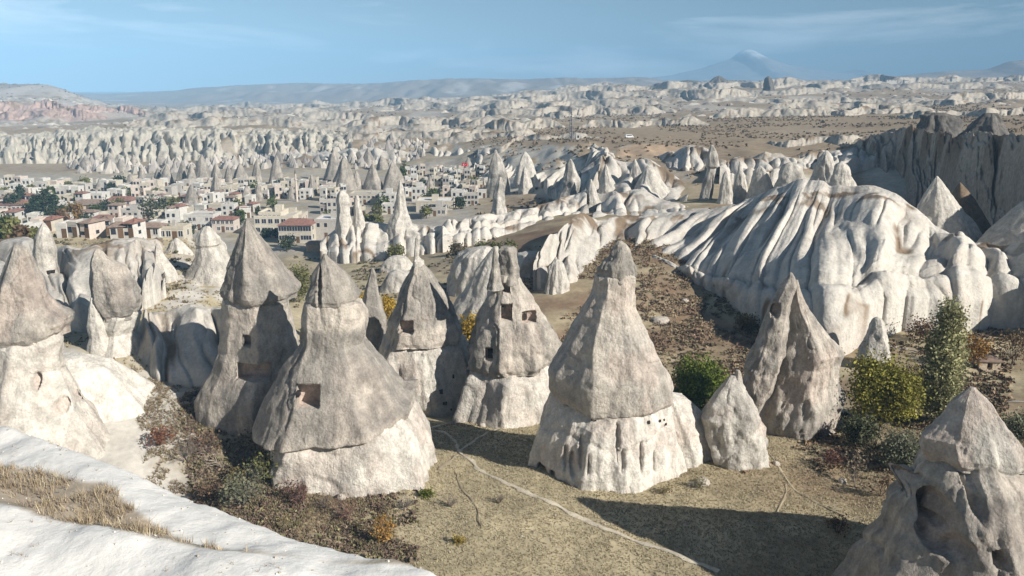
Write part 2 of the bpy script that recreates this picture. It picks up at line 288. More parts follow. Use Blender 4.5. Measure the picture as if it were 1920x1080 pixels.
# ------------------------------------------------------------------ rocks
def rock(name, rows, D, ns=150, nz=110, dep=.85, seed=0, parent=None, rough=.05, flute=0.0, nfl=12, lich=.5, pink=.0, base=C_CREAM, lichen=C_GREY,
         tilt=(0, 0), dy=0.0, carve=(), bottom=4.0, mat=None, pale=(), fpow=.75, erode=1.0, band=0.0, facet=1.0):
    """a solid of rock from its outline rows (image row, left, right[, tilt weight]) standing D metres ahead.
    carve: (u, v, half width, half height, depth) hollows cut into the front. pale: rows whose rock is bare and light."""
    if ns > 90: ns, nz = int(ns*.8), int(nz*.82)
    rows = sorted(rows); v = np.array([r[0] for r in rows], float); y = D
    z = CAMZ-D*T(v); xl = np.array([AU(r[1], r[0])*D for r in rows]); xr = np.array([AU(r[2], r[0])*D for r in rows]); tw = np.array([r[3] if len(r) > 3 else 0. for r in rows])
    cx = (xl+xr)/2; hw = (xr-xl)/2
    z = np.insert(z, 0, z[0]+.04*hw[0]); cx = np.insert(cx, 0, cx[0]); tw = np.insert(tw, 0, tw[0]); hw = np.insert(hw, 0, 0.0)
    z = np.append(z, z[-1]-bottom); cx = np.append(cx, cx[-1]); hw = np.append(hw, hw[-1]+(0.25*bottom if hw[-1] > hw[-2] else 0)); tw = np.append(tw, 0)
    s = np.concatenate([[0], np.cumsum(np.hypot(np.diff(z), np.diff(hw))+1e-6)]); t = np.sort(np.concatenate([np.linspace(0, s[-1], nz-len(s)), s]))
    zz, cc, hh, ww = (np.interp(t, s, q) for q in (z, cx, hw, tw)); n = len(t)
    th = np.linspace(0, 2*math.pi, ns, endpoint=False); TH, ZZ = np.meshgrid(th, zz); HH = hh[:, None]; R0 = max(hw.max(), .5)
    ct, st = np.cos(TH), np.sin(TH)
    rg = np.random.default_rng(seed+500); npl = 7; pa = np.r_[0, math.pi, -math.pi/2+rg.normal()*.25, -.75+rg.normal()*.2, -2.4+rg.normal()*.2, rg.random(npl-5)*3.14]; pd = np.r_[1, 1, .86+.12*rg.random(npl-2)]
    wob = .35*fbm(ct*.8+seed, st*.8, ZZ/(R0*1.2), oct=2, seed=seed+51)                  # flat faces meeting in edges, so it is no turned shape
    pol = np.full(TH.shape, 9.)
    for a_, d_ in zip(pa, pd): c_ = np.cos(TH+wob-a_); pol = np.minimum(pol, np.where(c_ > .15, d_/np.maximum(c_, .15), 9.))
    pol = np.minimum(pol, 1.22); pol = 1+(pol-1)*facet
    px, py = ct*HH*pol, st*HH*dep*pol
    sc = max(R0*.55, .5)
    n1 = fbm((px+cc[:, None])/sc+seed*7.1, py/sc, ZZ/(sc*1.3), oct=3, seed=seed)
    wx, wy_, wz = (px+cc[:, None])/sc+.25*n1, py/sc, ZZ/(sc*2.4)
    n2 = .62-worley(wx*1.15+seed, wy_*1.15, wz*1.15, seed=seed+3)                        # broad chiselled faces
    n2b = .62-worley(wx*3.1+seed, wy_*3.1, wz*4.5, seed=seed+6)
    n3 = fbm((px+cc[:, None])/1.2, py/1.2, ZZ/1.2, oct=4, seed=seed+9)
    gul = fbm(ct*2.2+seed, st*2.2, ZZ/(sc*4), oct=3, seed=seed+17)                      # rain gullies running down
    gul = -np.clip(.12-np.abs(gul)*1.6, 0, 1)*4
    amp = np.minimum(HH, R0)
    crk = fbm((px+cc[:, None])/(sc*1.1)+n1*.3, py/(sc*1.1)+seed*3.3, ZZ/(sc*2.2), oct=2, seed=seed+41); crk = -np.exp(-(crk/.035)**2)
    disp = amp*rough*(1.8*n1+2.6*n2+.45*n2b+.55*erode*gul)+np.minimum(.15*erode, amp*.07)*n3+np.minimum(.34, amp*.07)*erode*.6*crk
    if band: disp = disp+band*amp*np.round(2*vn(ZZ*.9+2*n1, ZZ*0+seed, seed=seed+30))*.25
    if flute > 0:                                                                        # rounded ribs parted by clefts, uneven in width and length
        kf = nfl/(2*math.pi)
        f1 = worley(ct*kf+.5*n1, st*kf, ZZ/(sc*2.6)+.4*n1, seed=seed+5); f2 = worley(ct*kf*2.3, st*kf*2.3+.4*n1, ZZ/(sc*1.7), seed=seed+8)
        disp = disp+flute*amp*(1.5*(.55-f1)+.8*(.55-f2))*sstep(0, R0*.5, HH)
    k = 1+disp/np.maximum(HH, .05)*sstep(0, .3, HH)
    px, py = px*k, py*k
    X = cc[:, None]+px; Y = D+dy+py; Z = ZZ+ww[:, None]*(tilt[0]*px+tilt[1]*py+.07*R0*fbm(ct*1.6+seed*.3, st*1.6, oct=4, seed=seed//10+60))
    dirt = np.zeros_like(X)
    for (u, vv, wu, hv, d, *sh) in carve:
        front = st < .2; xc, zc = AU(u, vv)*(D-R0*.7), None
        tv = (CAMZ-Z)/Y; pu = 960+FPX*X/Y*(math.cos(PITCH)-math.sin(PITCH)*((vv-540)/FPX)); tc_ = float(T(vv))
        near_ = front & (np.abs(pu-u) < wu+4) & (np.abs(tv-tc_) < (hv+4)/FPX)
        if not near_.any(): continue
        ys = np.median(Y[near_]); xc = AU(u, vv)*ys; zc = CAMZ-ys*tc_; hw_, hh_ = wu/FPX*ys, hv/FPX*ys*1.05
        if sh and sh[0] == 'o':                                                         # rounded cave or slit
            e = np.hypot((X-xc)/hw_, (Z-zc)/hh_); w = sstep(1.05, .75, e)*front; Y = Y+w*d; dirt = np.maximum(dirt, w*(sh[1] if len(sh) > 1 else .8)); continue
        rr_ = np.nonzero(near_); gx = max(.04, R0*2*math.pi/ns*.9); zr = zz[np.unique(rr_[0])]; gz = max(.04, abs(zr[0]-zr[-1])/max(1, len(zr)-1))
        dx = (np.abs(X-xc)-hw_)/gx; dz = (np.abs(Z-zc)-hh_)/gz; m = np.maximum(dx, dz); sx = np.sign(X-xc); sz = np.sign(Z-zc)
        edge = front & (m >= -.5) & (m < .5); ins = front & (m < -.5)
        X = np.where(edge & (np.abs(dx) <= .5), xc+sx*hw_, X); Z = np.where(edge & (np.abs(dz) <= .5), zc+sz*hh_, Z)
        X = np.where(ins & (dx > -1.5), xc+sx*hw_*.99, X); Z = np.where(ins & (dz > -1.5), zc+sz*hh_*.99, Z)
        Y = np.where(ins, ys+d+.0*Y, Y); dirt = np.maximum(dirt, ins)
    nn = n1*.6+.5*fbm((px+cc[:, None])/1.3, py/1.3, ZZ/2.6, oct=4, seed=seed+21)
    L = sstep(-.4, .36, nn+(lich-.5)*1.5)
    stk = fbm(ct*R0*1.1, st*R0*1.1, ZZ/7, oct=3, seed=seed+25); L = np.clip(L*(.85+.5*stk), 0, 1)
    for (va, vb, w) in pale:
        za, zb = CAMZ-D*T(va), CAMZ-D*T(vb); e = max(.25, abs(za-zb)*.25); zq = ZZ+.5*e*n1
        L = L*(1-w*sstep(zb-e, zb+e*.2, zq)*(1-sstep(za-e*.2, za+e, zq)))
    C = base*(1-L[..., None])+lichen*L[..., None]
    pk = np.clip(pink*2*sstep(-.1, .35, fbm((px+cc[:, None])/3+9, py/3, ZZ/4, oct=3, seed=seed+27)), 0, 1)
    C = C*(1-pk[..., None]*.7)+C_PINK*pk[..., None]*.7
    C = C*(1-dirt[..., None])+C_PINK*dirt[..., None]
    V = np.stack([X, Y, Z], -1).reshape(-1, 3); F = gridF(n, ns, True)[:, ::-1]
    o = mk(name, V, F, mat or M_ROCK, C.reshape(-1, 3), parent)
    return o
def niche(parent, u, v, wu, hv, y0, depth, name='carved_opening', mat=None):
    """lining of a room cut in the rock: floor, walls, ceiling and back, open to the front"""
    xa, xb = AU(u-wu, v)*y0, AU(u+wu, v)*y0; za, zb = CAMZ-y0*T(v+hv), CAMZ-y0*T(v-hv); y1 = y0+depth
    V = [(xa, y0, za), (xb, y0, za), (xb, y0, zb), (xa, y0, zb), (xa, y1, za), (xb, y1, za), (xb, y1, zb), (xa, y1, zb)]
    F = [(4, 5, 6, 7), (0, 4, 7, 3), (5, 1, 2, 6), (0, 1, 5, 4), (7, 6, 2, 3)]
    return mk(name, V, F, mat or M_NICHE, None, parent, smooth=False)
def window_hole(parent, u, v, wu, hv, y, name='window_hole'):
    x, yy, z = P3(u, v, y); w = wu/FPX*y; h = hv/FPX*y
    V = [(x+sx*w, yy+sy, z+sz*h) for sy in (0, .9) for sx, sz in ((-1, -1), (1, -1), (1, 1), (-1, 1))]
    F = [(0, 1, 2, 3), (4, 7, 6, 5), (0, 4, 5, 1), (1, 5, 6, 2), (2, 6, 7, 3), (3, 7, 4, 0)]
    return mk(name, V, F, M_DARK, None, parent, smooth=False)
def front_y(obj, u, v, rad=7):
    """distance ahead at which the sight line through (u, v) meets the object's mesh"""
    V = np.empty(len(obj.data.vertices)*3, np.float32); obj.data.vertices.foreach_get('co', V); V = V.reshape(-1, 3)+np.array(obj.location, np.float32)
    t = (CAMZ-V[:, 2])/V[:, 1]; c, s = math.cos(PITCH), math.sin(PITCH); q = (t*c-s)/(c+t*s)
    pv = 540+FPX*q; pu = 960+FPX*V[:, 0]/V[:, 1]*(c-s*q); k = np.hypot(pu-u, pv-v) < rad
    return float(np.sort(V[k, 1])[:max(1, int(k.sum()*.25))].mean()) if k.any() else None
def punch(parent, target, spots, name='window_hole'):
    for (u, v, wu, hv) in spots:
        y = front_y(target, u, v)
        if y: window_hole(parent, u, v, wu, hv, y-.04, name)

def thing(name, u, v, D, label, cat, group=None):
    x, y, _ = P3(u, v, D); return tag(empty(name, (0, 0, 0)), label, cat, group)

def chimney(label, name='fairy_chimney', group='fairy chimneys in the near valley'):
    return tag(empty(name), label, 'fairy chimney', group)

# the broad one left of centre
A_ = chimney('broad grey fairy chimney left of centre with hooded cap and pink square niche')
a_hood = rock('hood', [(476,606,611),(484,603,617),(500,596,634),(520,586,650),(540,580,661),(556,575,668,.6),(563,577,667,1),(566,582,660,1)], 84, nz=90, seed=1, parent=A_, rough=.055, lich=.80, pink=.05, erode=1.4, bottom=1.2, tilt=(.04, .1), carve=[(600, 545, 4, 45, .8, 'o', 0)])
a_body = rock('body', [(563,575,664),(568,570,676),(590,568,683),(620,565,682),(640,563,678),(648,560,682),(690,533,712),(735,508,742),(768,487,766,1),(780,483,766,1),(786,492,754,1),(790,500,745,1)], 84, ns=260, nz=170, band=.012, seed=2, parent=A_, rough=.05, lich=.74, pink=.10, erode=1.3, tilt=(.11, .12), pale=[(566, 606, .9), (772, 800, .5)], bottom=.8, carve=[(577, 745, 24, 22, 2.0)])
a_base = rock('base', [(762,520,728,1),(774,510,748,1),(790,500,764,.7),(800,494,772,.6),(850,490,795),(900,492,808),(930,495,814)], 84, ns=240, nz=110, seed=3, parent=A_, rough=.035, lich=.42, pink=.22, erode=1.5, flute=.05, nfl=26, tilt=(.11, .12), base=C_WHITE*1.08, lichen=C_GREY*1.7, bottom=4)
punch(A_, a_body, [(557, 741, 3.2, 5), (558, 752, 1.8, 2)])
# centre, tallest
D_ = chimney('tall pale fairy chimney right of centre with narrow neck and knobbly top')
d_knob = rock('knob', [(452,1158,1166),(460,1150,1176),(470,1145,1185),(480,1140,1187),(492,1128,1190),(502,1122,1193),(512,1121,1190,1),(517,1124,1186,1)], 86, nz=90, seed=11, parent=D_, rough=.11, lich=.75, erode=2.0, bottom=.6, tilt=(0, .1))
d_cone = rock('cone', [(512,1126,1184),(517,1118,1188),(545,1115,1188),(572,1102,1188),(600,1090,1200),(650,1067,1224),(690,1045,1247),(705,1041,1252),(722,1043,1254,1),(733,1047,1254,1),(739,1054,1250,1)], 86, ns=260, nz=180, seed=12, parent=D_, rough=.045, lich=.50, pink=.28, erode=1.2, tilt=(.055, .2), pale=[(517, 600, .75)], bottom=.5, base=C_CREAM*1.02, lichen=C_GREY*1.5)
d_base = rock('base', [(722,1072,1232,1),(732,1064,1240,1),(744,1048,1252,1),(760,1036,1256,.6),(800,1016,1264),(850,1001,1276),(890,998,1282),(905,998,1284)], 86, ns=300, nz=120, seed=13, parent=D_, rough=.03, lich=.2, pink=.25, erode=1.2, flute=.05, nfl=30, fpow=1.3, tilt=(.055, .2), base=C_WHITE*1.1, lichen=C_GREY*1.9, carve=[(1017, 880, 9, 9, 1.8, 'o', .9), (1037, 889, 5, 4, 1.2, 'o')]+[(u_, v_, w_, h_, d_, 'o', .3) for u_, v_, w_, h_, d_ in ((1060,858,4,28,.5),(1074,872,6,26,.7),(1090,850,4,34,.55),(1104,868,3,28,.45),(1158,830,3.5,40,.55),(1168,862,4,26,.5),(1202,858,4,34,.6),(1226,868,3,24,.4))])
d_but = rock('buttress', [(738,1235,1262),(745,1225,1285),(763,1218,1303),(800,1215,1326),(850,1220,1334),(900,1222,1342)], 89, ns=140, nz=80, seed=14, parent=D_, rough=.05, lich=.15, pink=.3, erode=1.2, flute=.09, nfl=9, base=C_WHITE*1.1, lichen=C_GREY*1.8)
punch(D_, d_base, [(1217, 793, 2.6, 2.6), (1159, 782, 2.5, 1.5), (1238, 790, 2, 2), (1245, 788, 2, 2), (1249, 796, 1.6, 2.2), (1110, 789, 1.2, 1), (1117, 789, 1.2, 1)])
# behind, with the finger on top
C_ = chimney('conical fairy chimney tipped with a thin crooked finger of pale stone')
rock('finger', [(441,783,787),(447,778,789),(462,777,787),(480,776,786),(486,776,790),(489,775,796),(499,774,797)], 116, ns=48, nz=60, dep=.9, seed=21, parent=C_, rough=.07, lich=.15, bottom=1, base=C_WHITE*.95)
c_cap = rock('cap', [(496,775,796),(503,770,803),(515,765,813),(550,746,836),(600,724,862),(612,721,866),(622,716,865,1),(630,716,861,1)], 116, ns=220, nz=120, seed=22, parent=C_, rough=.05, lich=.78, pink=.12, erode=1.5, tilt=(.0, .12), pale=[(604, 640, .8)], bottom=.5, carve=[(762, 614, 14, 13, 1.6)])
c_base = rock('base', [(616,734,844,1),(625,728,850,1),(638,716,864,.8),(660,713,872),(690,712,880),(720,716,884),(760,722,886),(790,724,888)], 116, ns=180, nz=90, seed=23, parent=C_, rough=.04, lich=.25, pink=.3, flute=.06, nfl=24, erode=1.5, tilt=(.0, .12), base=C_WHITE*1.05, lichen=C_GREY*1.7)
punch(C_, c_base, [(827, 735, 3.5, 4.5), (850, 706, 2, 4), (834, 757, 4, 3), (846, 768, 1.5, 2)])
# with the carved rooms and split top
G_ = chimney('fairy chimney with several carved doorways and a broken twin top', )
rock('top_block', [(462,940,962),(467,936,968),(480,937,970),(500,937,971),(518,935,972)], 110, ns=60, nz=50, seed=31, parent=G_, rough=.1, lich=.7, erode=1.5, bottom=1)
rock('spike', [(462,926,929),(475,924,932),(500,922,936),(530,916,940)], 108, ns=40, nz=40, seed=32, parent=G_, rough=.08, lich=.6, bottom=1)
g_cap = rock('cap', [(514,934,971),(530,928,977),(550,920,990),(600,901,1020),(640,886,1043),(655,881,1052),(668,878,1051,1),(678,882,1043,1)], 110, ns=230, nz=130, seed=33, parent=G_, rough=.08, lich=.55, pink=.15, erode=1.6, tilt=(.02, .1), bottom=.5, pale=[(514, 590, .6)], carve=[(950, 540, 7, 9, 1.4), (950, 586, 11, 15, 1.5), (992, 595, 14, 11, 1.4), (917, 664, 8, 12, 1.5)])
g_base = rock('base', [(664,896,1026,1),(674,890,1034,1),(688,874,1048,.8),(710,868,1052),(740,858,1054),(770,850,1056),(800,844,1056)], 110, ns=170, nz=80, seed=34, parent=G_, rough=.04, lich=.3, pink=.2, flute=.05, nfl=18, erode=1.4, tilt=(.02, .1), base=C_WHITE*1.05, lichen=C_GREY*1.7)
punch(G_, g_cap, [(943, 583, 2.5, 6), (985, 594, 3, 6), (919, 664, 5, 8)])
# tall one on the left with the long shadow on it
B_ = chimney('tall sharp-pointed grey fairy chimney half covered by its neighbour’s shadow'.replace('’', "'"))
b_cap = rock('cap', [(412,461,465),(420,457,470),(430,451,477),(470,436,503),(510,427,533),(535,420,549),(546,417,552,.5),(553,419,547,1),(558,424,541,1)], 92, ns=200, nz=120, seed=41, parent=B_, rough=.055, lich=.74, pink=.08, erode=1.4, tilt=(0, .08), bottom=.4)
b_body = rock('body', [(547,434,530,1),(554,430,534,1),(564,422,541,.8),(575,421,540),(610,420,549),(650,417,560),(690,405,566),(720,385,572),(750,379,580),(775,376,585)], 92, ns=220, nz=130, band=.02, seed=42, parent=B_, rough=.045, lich=.55, pink=.1, erode=1.2, tilt=(0, .08), pale=[(556, 640, .65)], carve=[(464, 639, 9, 11, 1.2), (474, 697, 33, 16, 1.3)])
# split crag on the right
H_ = chimney('tall cream crag split by a deep crack, right of the centre')
h_l = rock('left_slab', [(511,1480,1485),(520,1476,1490),(537,1463,1494),(573,1444,1481),(617,1427,1478),(660,1408,1472),(690,1396,1463),(720,1391,1452),(770,1393,1425),(800,1396,1415)], 98, ns=150, nz=120, seed=51, parent=H_, rough=.09, lich=.5, pink=.1, erode=2, dep=.9, carve=[(1455, 583, 8, 14, 1.3, 'o')])
h_r = rock('right_slab', [(525,1490,1496),(547,1488,1502),(580,1482,1516),(617,1480,1544),(640,1474,1562),(660,1468,1577),(680,1465,1570),(720,1450,1568),(747,1438,1573),(787,1424,1564),(812,1424,1560)], 99.5, ns=190, nz=130, seed=52, parent=H_, rough=.075, lich=.48, pink=.3, erode=2, flute=.05, nfl=12, base=C_CREAM)
# small cone before it
I_ = chimney('small pale cone with a forked tip beside the tallest fairy chimney')
rock('tip', [(694,1380,1387),(702,1379,1390),(722,1374,1393)], 87.3, ns=36, nz=30, seed=60, parent=I_, rough=.08, lich=.2, bottom=.6)
rock('cone', [(703,1369,1384),(725,1352,1396),(750,1335,1407),(780,1321,1422),(805,1323,1429),(850,1334,1436),(872,1342,1440)], 87.5, ns=160, nz=110, seed=61, parent=I_, rough=.07, lich=.3, pink=.4, erode=1.8, flute=.08, nfl=7, base=C_WHITE*.9)
# lower right
R_ = chimney('big cave-riddled rock with a tilted pointed cap at the bottom right corner')
r_cap = rock('cap', [(726,1818,1828),(735,1808,1836),(750,1792,1850),(775,1777,1864),(800,1756,1881),(817,1738,1892),(836,1734,1910,.6),(846,1737,1914,1),(853,1745,1910,1)], 58, ns=220, nz=130, seed=71, parent=R_, rough=.06, lich=.38, pink=.3, erode=1.1, tilt=(0, .12), bottom=.4, base=C_WHITE*.92, lichen=C_GREY*1.05)
r_base = rock('base', [(838,1772,1886,1),(848,1762,1896,1),(860,1744,1914,.8),(880,1728,1935),(920,1702,1960),(960,1670,1985),(1000,1648,2005),(1040,1628,2022),(1080,1612,2036),(1160,1590,2050)], 58, ns=300, nz=200, seed=72, parent=R_, rough=.085, lich=.66, pink=.12, erode=2.2, flute=.05, nfl=15, tilt=(0, .12), dep=.9, pale=[(846, 880, .6)], carve=[(1762, 960, 24, 36, 2.6, 'o', .7), (1778, 1022, 40, 30, 2.0, 'o', .7), (1876, 1050, 15, 15, 3.0, 'o', .5), (1720, 950, 10, 40, .8, 'o', 0), (1820, 920, 14, 50, .7, 'o', 0)])
# far left
E_ = chimney('massive grey capped fairy chimney at the left edge on a white slope')
e_cap = rock('cap', [(459,26,30),(466,24,48),(480,18,56),(500,10,61),(520,2,67),(560,-14,80),(580,-22,92),(604,-28,114,.5),(618,-30,114,1),(628,-26,106,1)], 84, ns=220, nz=130, seed=81, parent=E_, rough=.06, lich=.62, pink=.3, erode=1.3, bottom=.4, tilt=(.0, .1))
e_body = rock('body', [(612,-10,94,1),(622,-16,100,1),(636,-26,110,.8),(660,-28,113),(690,-34,116),(705,-44,122),(720,-50,130),(760,-60,152),(800,-70,178),(850,-80,208),(885,-90,228)], 84, ns=240, nz=150, seed=82, parent=E_, rough=.04, lich=.40, pink=.15, erode=1.1, flute=.05, nfl=12, tilt=(.0, .1), base=C_WHITE*.97, lichen=C_GREY*1.3, pale=[(626, 700, .7)], carve=[(112, 764, 12, 17, .6, 'o', .45), (68, 716, 7, 17, .9, 'o', .6)], band=.03)
F_ = chimney('leaning grey capped rock standing on a wide white foot, left side')
rock('cap', [(467,179,185),(474,175,193),(484,172,200),(500,170,229),(530,170,248),(560,173,258),(575,180,259,.6),(584,188,257,1),(589,193,252,1)], 104, ns=170, nz=100, seed=91, parent=F_, rough=.055, lich=.62, pink=.12, bottom=.5, tilt=(0, .08), pale=[(460, 510, .6)])
rock('foot', [(584,192,252,1),(590,187,256,1),(612,180,252),(624,188,246),(640,176,256),(680,150,280),(720,112,310),(745,90,322)], 104, ns=200, nz=110, seed=92, parent=F_, rough=.04, lich=.1, pink=.1, flute=.05, nfl=10, base=C_WHITE, lichen=C_GREY*1.4)
rock('side_lobe', [(558,170,176),(580,167,184),(610,166,194),(632,170,200)], 102, ns=60, nz=40, seed=93, parent=F_, rough=.05, lich=.1, base=C_WHITE)
# the dark spire in the shade behind
S_ = chimney('slim dark spire in the shade between two large fairy chimneys')
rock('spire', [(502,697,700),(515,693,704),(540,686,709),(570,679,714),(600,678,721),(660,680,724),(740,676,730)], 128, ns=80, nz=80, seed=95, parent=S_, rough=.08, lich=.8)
# ------------------------------------------------------------------ fluted white ridges
def cat(P, t):
    P = np.asarray(P, float); n = len(P); s = np.asarray(t)*(n-1); i = np.clip(s.astype(int), 0, n-2); f = (s-i)[..., None]
    p0, p1, p2, p3 = P[np.clip(i-1, 0, n-1)], P[i], P[i+1], P[np.clip(i+2, 0, n-1)]
    return .5*((2*p1)+(-p0+p2)*f+(2*p0-5*p1+4*p2-p3)*f*f+(-p0+3*p1-3*p2+p3)*f**3)
def lobes(s, n, seed, jit=.35):
    """rounded lobes with sharp clefts, uneven in width; returns height 0..1"""
    r = np.random.default_rng(seed); e = np.cumsum(1+jit*2*(r.random(n+1)-.5)); e = (e-e[0])/(e[-1]-e[0]); ph = np.interp(s, e, np.arange(n+1))
    return np.abs(np.sin(math.pi*ph)), np.floor(ph)
def ridge(name, label, lines, ns=300, nt=70, w1=15., w2=6., amp=4.0, amp2=1.6, seed=0, back=30.0, cat_='rock ridge', group=None, base=C_WHITE, ledge=True, skew=0.0, under=1.0, mat=None, grass=0.0, bdrop=14.0, n1=0, n2=0, el=2.6, rug=0., conv=-.05, scrub=.14):
    """crest, ledge and foot lines as (u, v, y) lists; rounded lobes of about w1 and w2 metres bulge out between sharp clefts"""
    if nt > 30: ns, nt = int(ns*.66), int(nt*.8)
    K = [np.array([P3(*p) for p in ln]) for ln in lines]
    t = np.linspace(0, 1, ns); cr, ld, ft = (cat(k, t) for k in K)
    sm = lambda q, k: np.stack([np.convolve(np.pad(q[:, i], k, 'edge'), np.ones(2*k+1)/(2*k+1), 'valid') for i in range(3)], 1)
    out = ft-cr; out[:, 2] = 0; out = sm(out, 30); out /= np.linalg.norm(out, axis=1)[:, None]+1e-9
    xs = np.cumsum(np.r_[0, np.linalg.norm(np.diff(sm(ld, 12), axis=0), axis=1)])
    nb = 16 if nt > 30 else 6; wl = .62; ww = np.r_[np.linspace(-1, 0, nb)[:-1], np.linspace(0, 1, nt)]; nr = len(ww)
    W = ww[:, None]; f = np.clip(W/(wl if ledge else 1), 0, 1); e = (ld if ledge else ft); f2 = np.clip((W-wl)/(1-wl), 0, 1) if ledge else W*0
    cr = cr.copy(); cr[:, 2] += 1.3*fbm(xs/11, xs*0+seed, oct=3, seed=seed+1)+1.6*(.5-worley2(xs/w1, xs*0+.5, seed=seed+2))
    V = cr[None]*(1-f[..., None])+e[None]*f[..., None]; V = V*(1-f2[..., None])+ft[None]*f2[..., None]
    V[..., 2] += np.sin(math.pi*f)*conv*(cr[:, 2]-e[:, 2])[None]*(f2 == 0)
    B = np.clip(-W, 0, 1); V = V-out[None]*(back*B)[..., None]; V[..., 2] -= bdrop*B**1.3
    L = np.linalg.norm(ft-cr, axis=1).mean(); S = xs[None]+skew*L*W*3; D = W*L
    wob = 2.2*fbm(S/17, D/13, oct=3, seed=seed+4)
    S = S+wob; bil = lambda w, k, sd: np.abs(vn(S/w+.3*vn(S/w, D/(w*2), seed=sd+50), D/(w*k), seed=sd))**.75
    h1 = bil(w1*.62, el*2.2, seed+2); h2 = bil(w2*.7, el*2.6, seed+3); h3 = fbm(S/2.6, D/6, oct=3, seed=seed+12); hc = worley2(S/(w1*1.6), D/(w1*3.2), seed=seed+5)
    g = sstep(0, .2, np.abs(W)); bul = amp*(1.4*(h1-.42)+1.0*(.5-hc))*g+amp2*1.5*(h2-.42)*sstep(.03, .25, np.abs(W))+.3*h3
    bul = np.where(W < 0, bul*.3, bul)
    if ledge:
        lw = (W > wl+1e-6); ke = int(np.argmin(np.abs(ww-wl))); ed = bul[ke:ke+1]
        bul = bul-1.5*sstep(.84, 1.0, f)*(1-lw)                                              # lobes round under at the lip
        h4 = 1-bil(w2*1.1, 6, seed+6)
        bul = np.where(lw, ed*(1-.5*f2)-under*(1-sstep(.05, .6, f2))-1.2*(1-sstep(0, .08, f2))+(2.0*amp2*(.5-h4)+.9*np.sin(math.pi*f2))*sstep(0, .4, f2)+.3*h3, bul)
    dn = e-cr; hl = np.hypot(dn[:, 0], dn[:, 1])+.1; dz = np.abs(dn[:, 2])+.1; ll = np.hypot(hl, dz); nh, nv = (dz/ll)[None], (hl/ll)[None]
    nh = nh*(1-f2)+f2; nv = nv*(1-f2*.9)
    if rug: bul = bul+rug*(fbm(S/5, D/7, oct=4, seed=seed+31)+.6*(.5-worley2(S/3.5, D/6, seed=seed+33)))
    V = V+out[None]*(bul*nh)[..., None]; V[..., 2] += bul*nv
    sk = V[-1:].copy(); sk[..., 2] = np.minimum(sk[..., 2]-6, G(sk[..., 0], sk[..., 1])-3); V = np.concatenate([V, sk]); nr += 1
    n = fbm(V[..., 0]/5, V[..., 1]/5, V[..., 2]/5, oct=4, seed=seed+20)
    Cc = np.broadcast_to(base, V.shape).copy()
    m = sstep(.05, .5, n)[..., None]*.4; Cc = Cc*(1-m)+(base*np.array((.92, .84, .78)))*m
    if scrub > 0:
        cm = np.concatenate([sstep(.24, .06, h1)*sstep(.0, .3, fbm(S/6, D/9, oct=3, seed=seed+24)+scrub-.2)*(W > .02), np.zeros((1, ns))])
        Cc = Cc*(1-cm[..., None])+(C_BROWN*1.15)*cm[..., None]
    stn = np.concatenate([fbm(S/1.7, D/14, oct=3, seed=seed+26), np.zeros((1, ns))]); Cc = Cc*(1-.14*sstep(.1, .5, stn))[..., None]      # rain stains running down
    if grass > 0:
        gm = sstep(.25-grass, .4-grass, fbm(V[..., 0]/8, V[..., 1]/8, oct=4, seed=seed+22))*(1-np.r_[sstep(.05, .5, W), [[1.]]])
        Cc = Cc*(1-gm[..., None])+C_BROWN*gm[..., None]
    o = mk(name, V.reshape(-1, 3), gridF(nr, ns)[:, ::-1], mat or M_RIDGE, Cc.reshape(-1, 3))
    b = ft[len(ft)//2]; rebase(o, tuple(b)); return tag(o, label, cat_, group)

ridge('tuff_ridge', 'great white fluted tuff ridge with rounded lobes and a dark ledge, right', [
 [(2060,500,140),(1960,486,150),(1882,466,158),(1836,449,164),(1765,428,170),(1703,380,177),(1653,357,184),(1600,350,190),(1560,346,194),(1530,343,197),(1497,341,200),(1460,352,204),(1420,368,208),(1370,384,213),(1310,396,218)],
 [(2060,508,134),(1960,492,143),(1900,485,146),(1843,479,148),(1745,486,147),(1672,491,146),(1618,501,143),(1560,509,141),(1510,513,145),(1460,511,152),(1410,507,160),(1355,502,168),(1300,497,178),(1245,483,189),(1192,476,198)],
 [(2060,590,130),(1985,580,138),(1917,573,142),(1850,570,143),(1762,562,141),(1690,556,141),(1641,566,138),(1575,612,132),(1520,612,135),(1455,604,145),(1400,580,155),(1350,546,166),(1300,520,174),(1245,492,186),(1190,480,196)]],
 ns=900, nt=130, amp=2.3, amp2=.85, w1=9.5, w2=3.9, el=3.0, rug=.2, scrub=.06, seed=101, back=34, group='white tuff ridges', base=C_WHITE*1.0, under=2.6, bdrop=24, grass=.08, conv=-.06)
ridge('tuff_ridge', 'low white knobbly ridge carrying three pale spires, before the town', [
 [(600,452,240),(630,432,242),(670,424,244),(720,420,245),(770,419,244),(810,424,240),(850,416,240),(880,412,242)],
 [(600,462,234),(630,450,235),(670,446,235),(720,444,236),(770,442,236),(810,444,232),(850,436,233),(880,430,235)],
 [(600,472,230),(630,474,228),(670,478,227),(720,478,226),(770,474,227),(810,466,228),(850,452,229),(880,448,230)]], ns=360, nt=60, n1=11, n2=26, amp=2.2, amp2=1.4, w1=8, w2=3.5, seed=111, back=12, group='white tuff ridges', under=.8, bdrop=4)
ridge('tuff_ridge', 'long pale stepped ridge slanting up from the valley to the cones, centre', [
 [(830,424,236),(880,412,242),(940,400,250),(1000,388,260),(1060,372,272),(1100,358,284)],
 [(830,436,230),(880,426,234),(940,416,240),(1000,406,247),(1060,394,256),(1100,382,266)],
 [(830,452,227),(880,446,229),(940,440,232),(1000,430,238),(1060,416,248),(1105,404,256)]], ns=340, nt=56, n1=12, n2=34, amp=1.8, amp2=1.2, w1=10,w2=4, seed=121, back=18, group='white tuff ridges', under=1.2, bdrop=7, grass=.25)
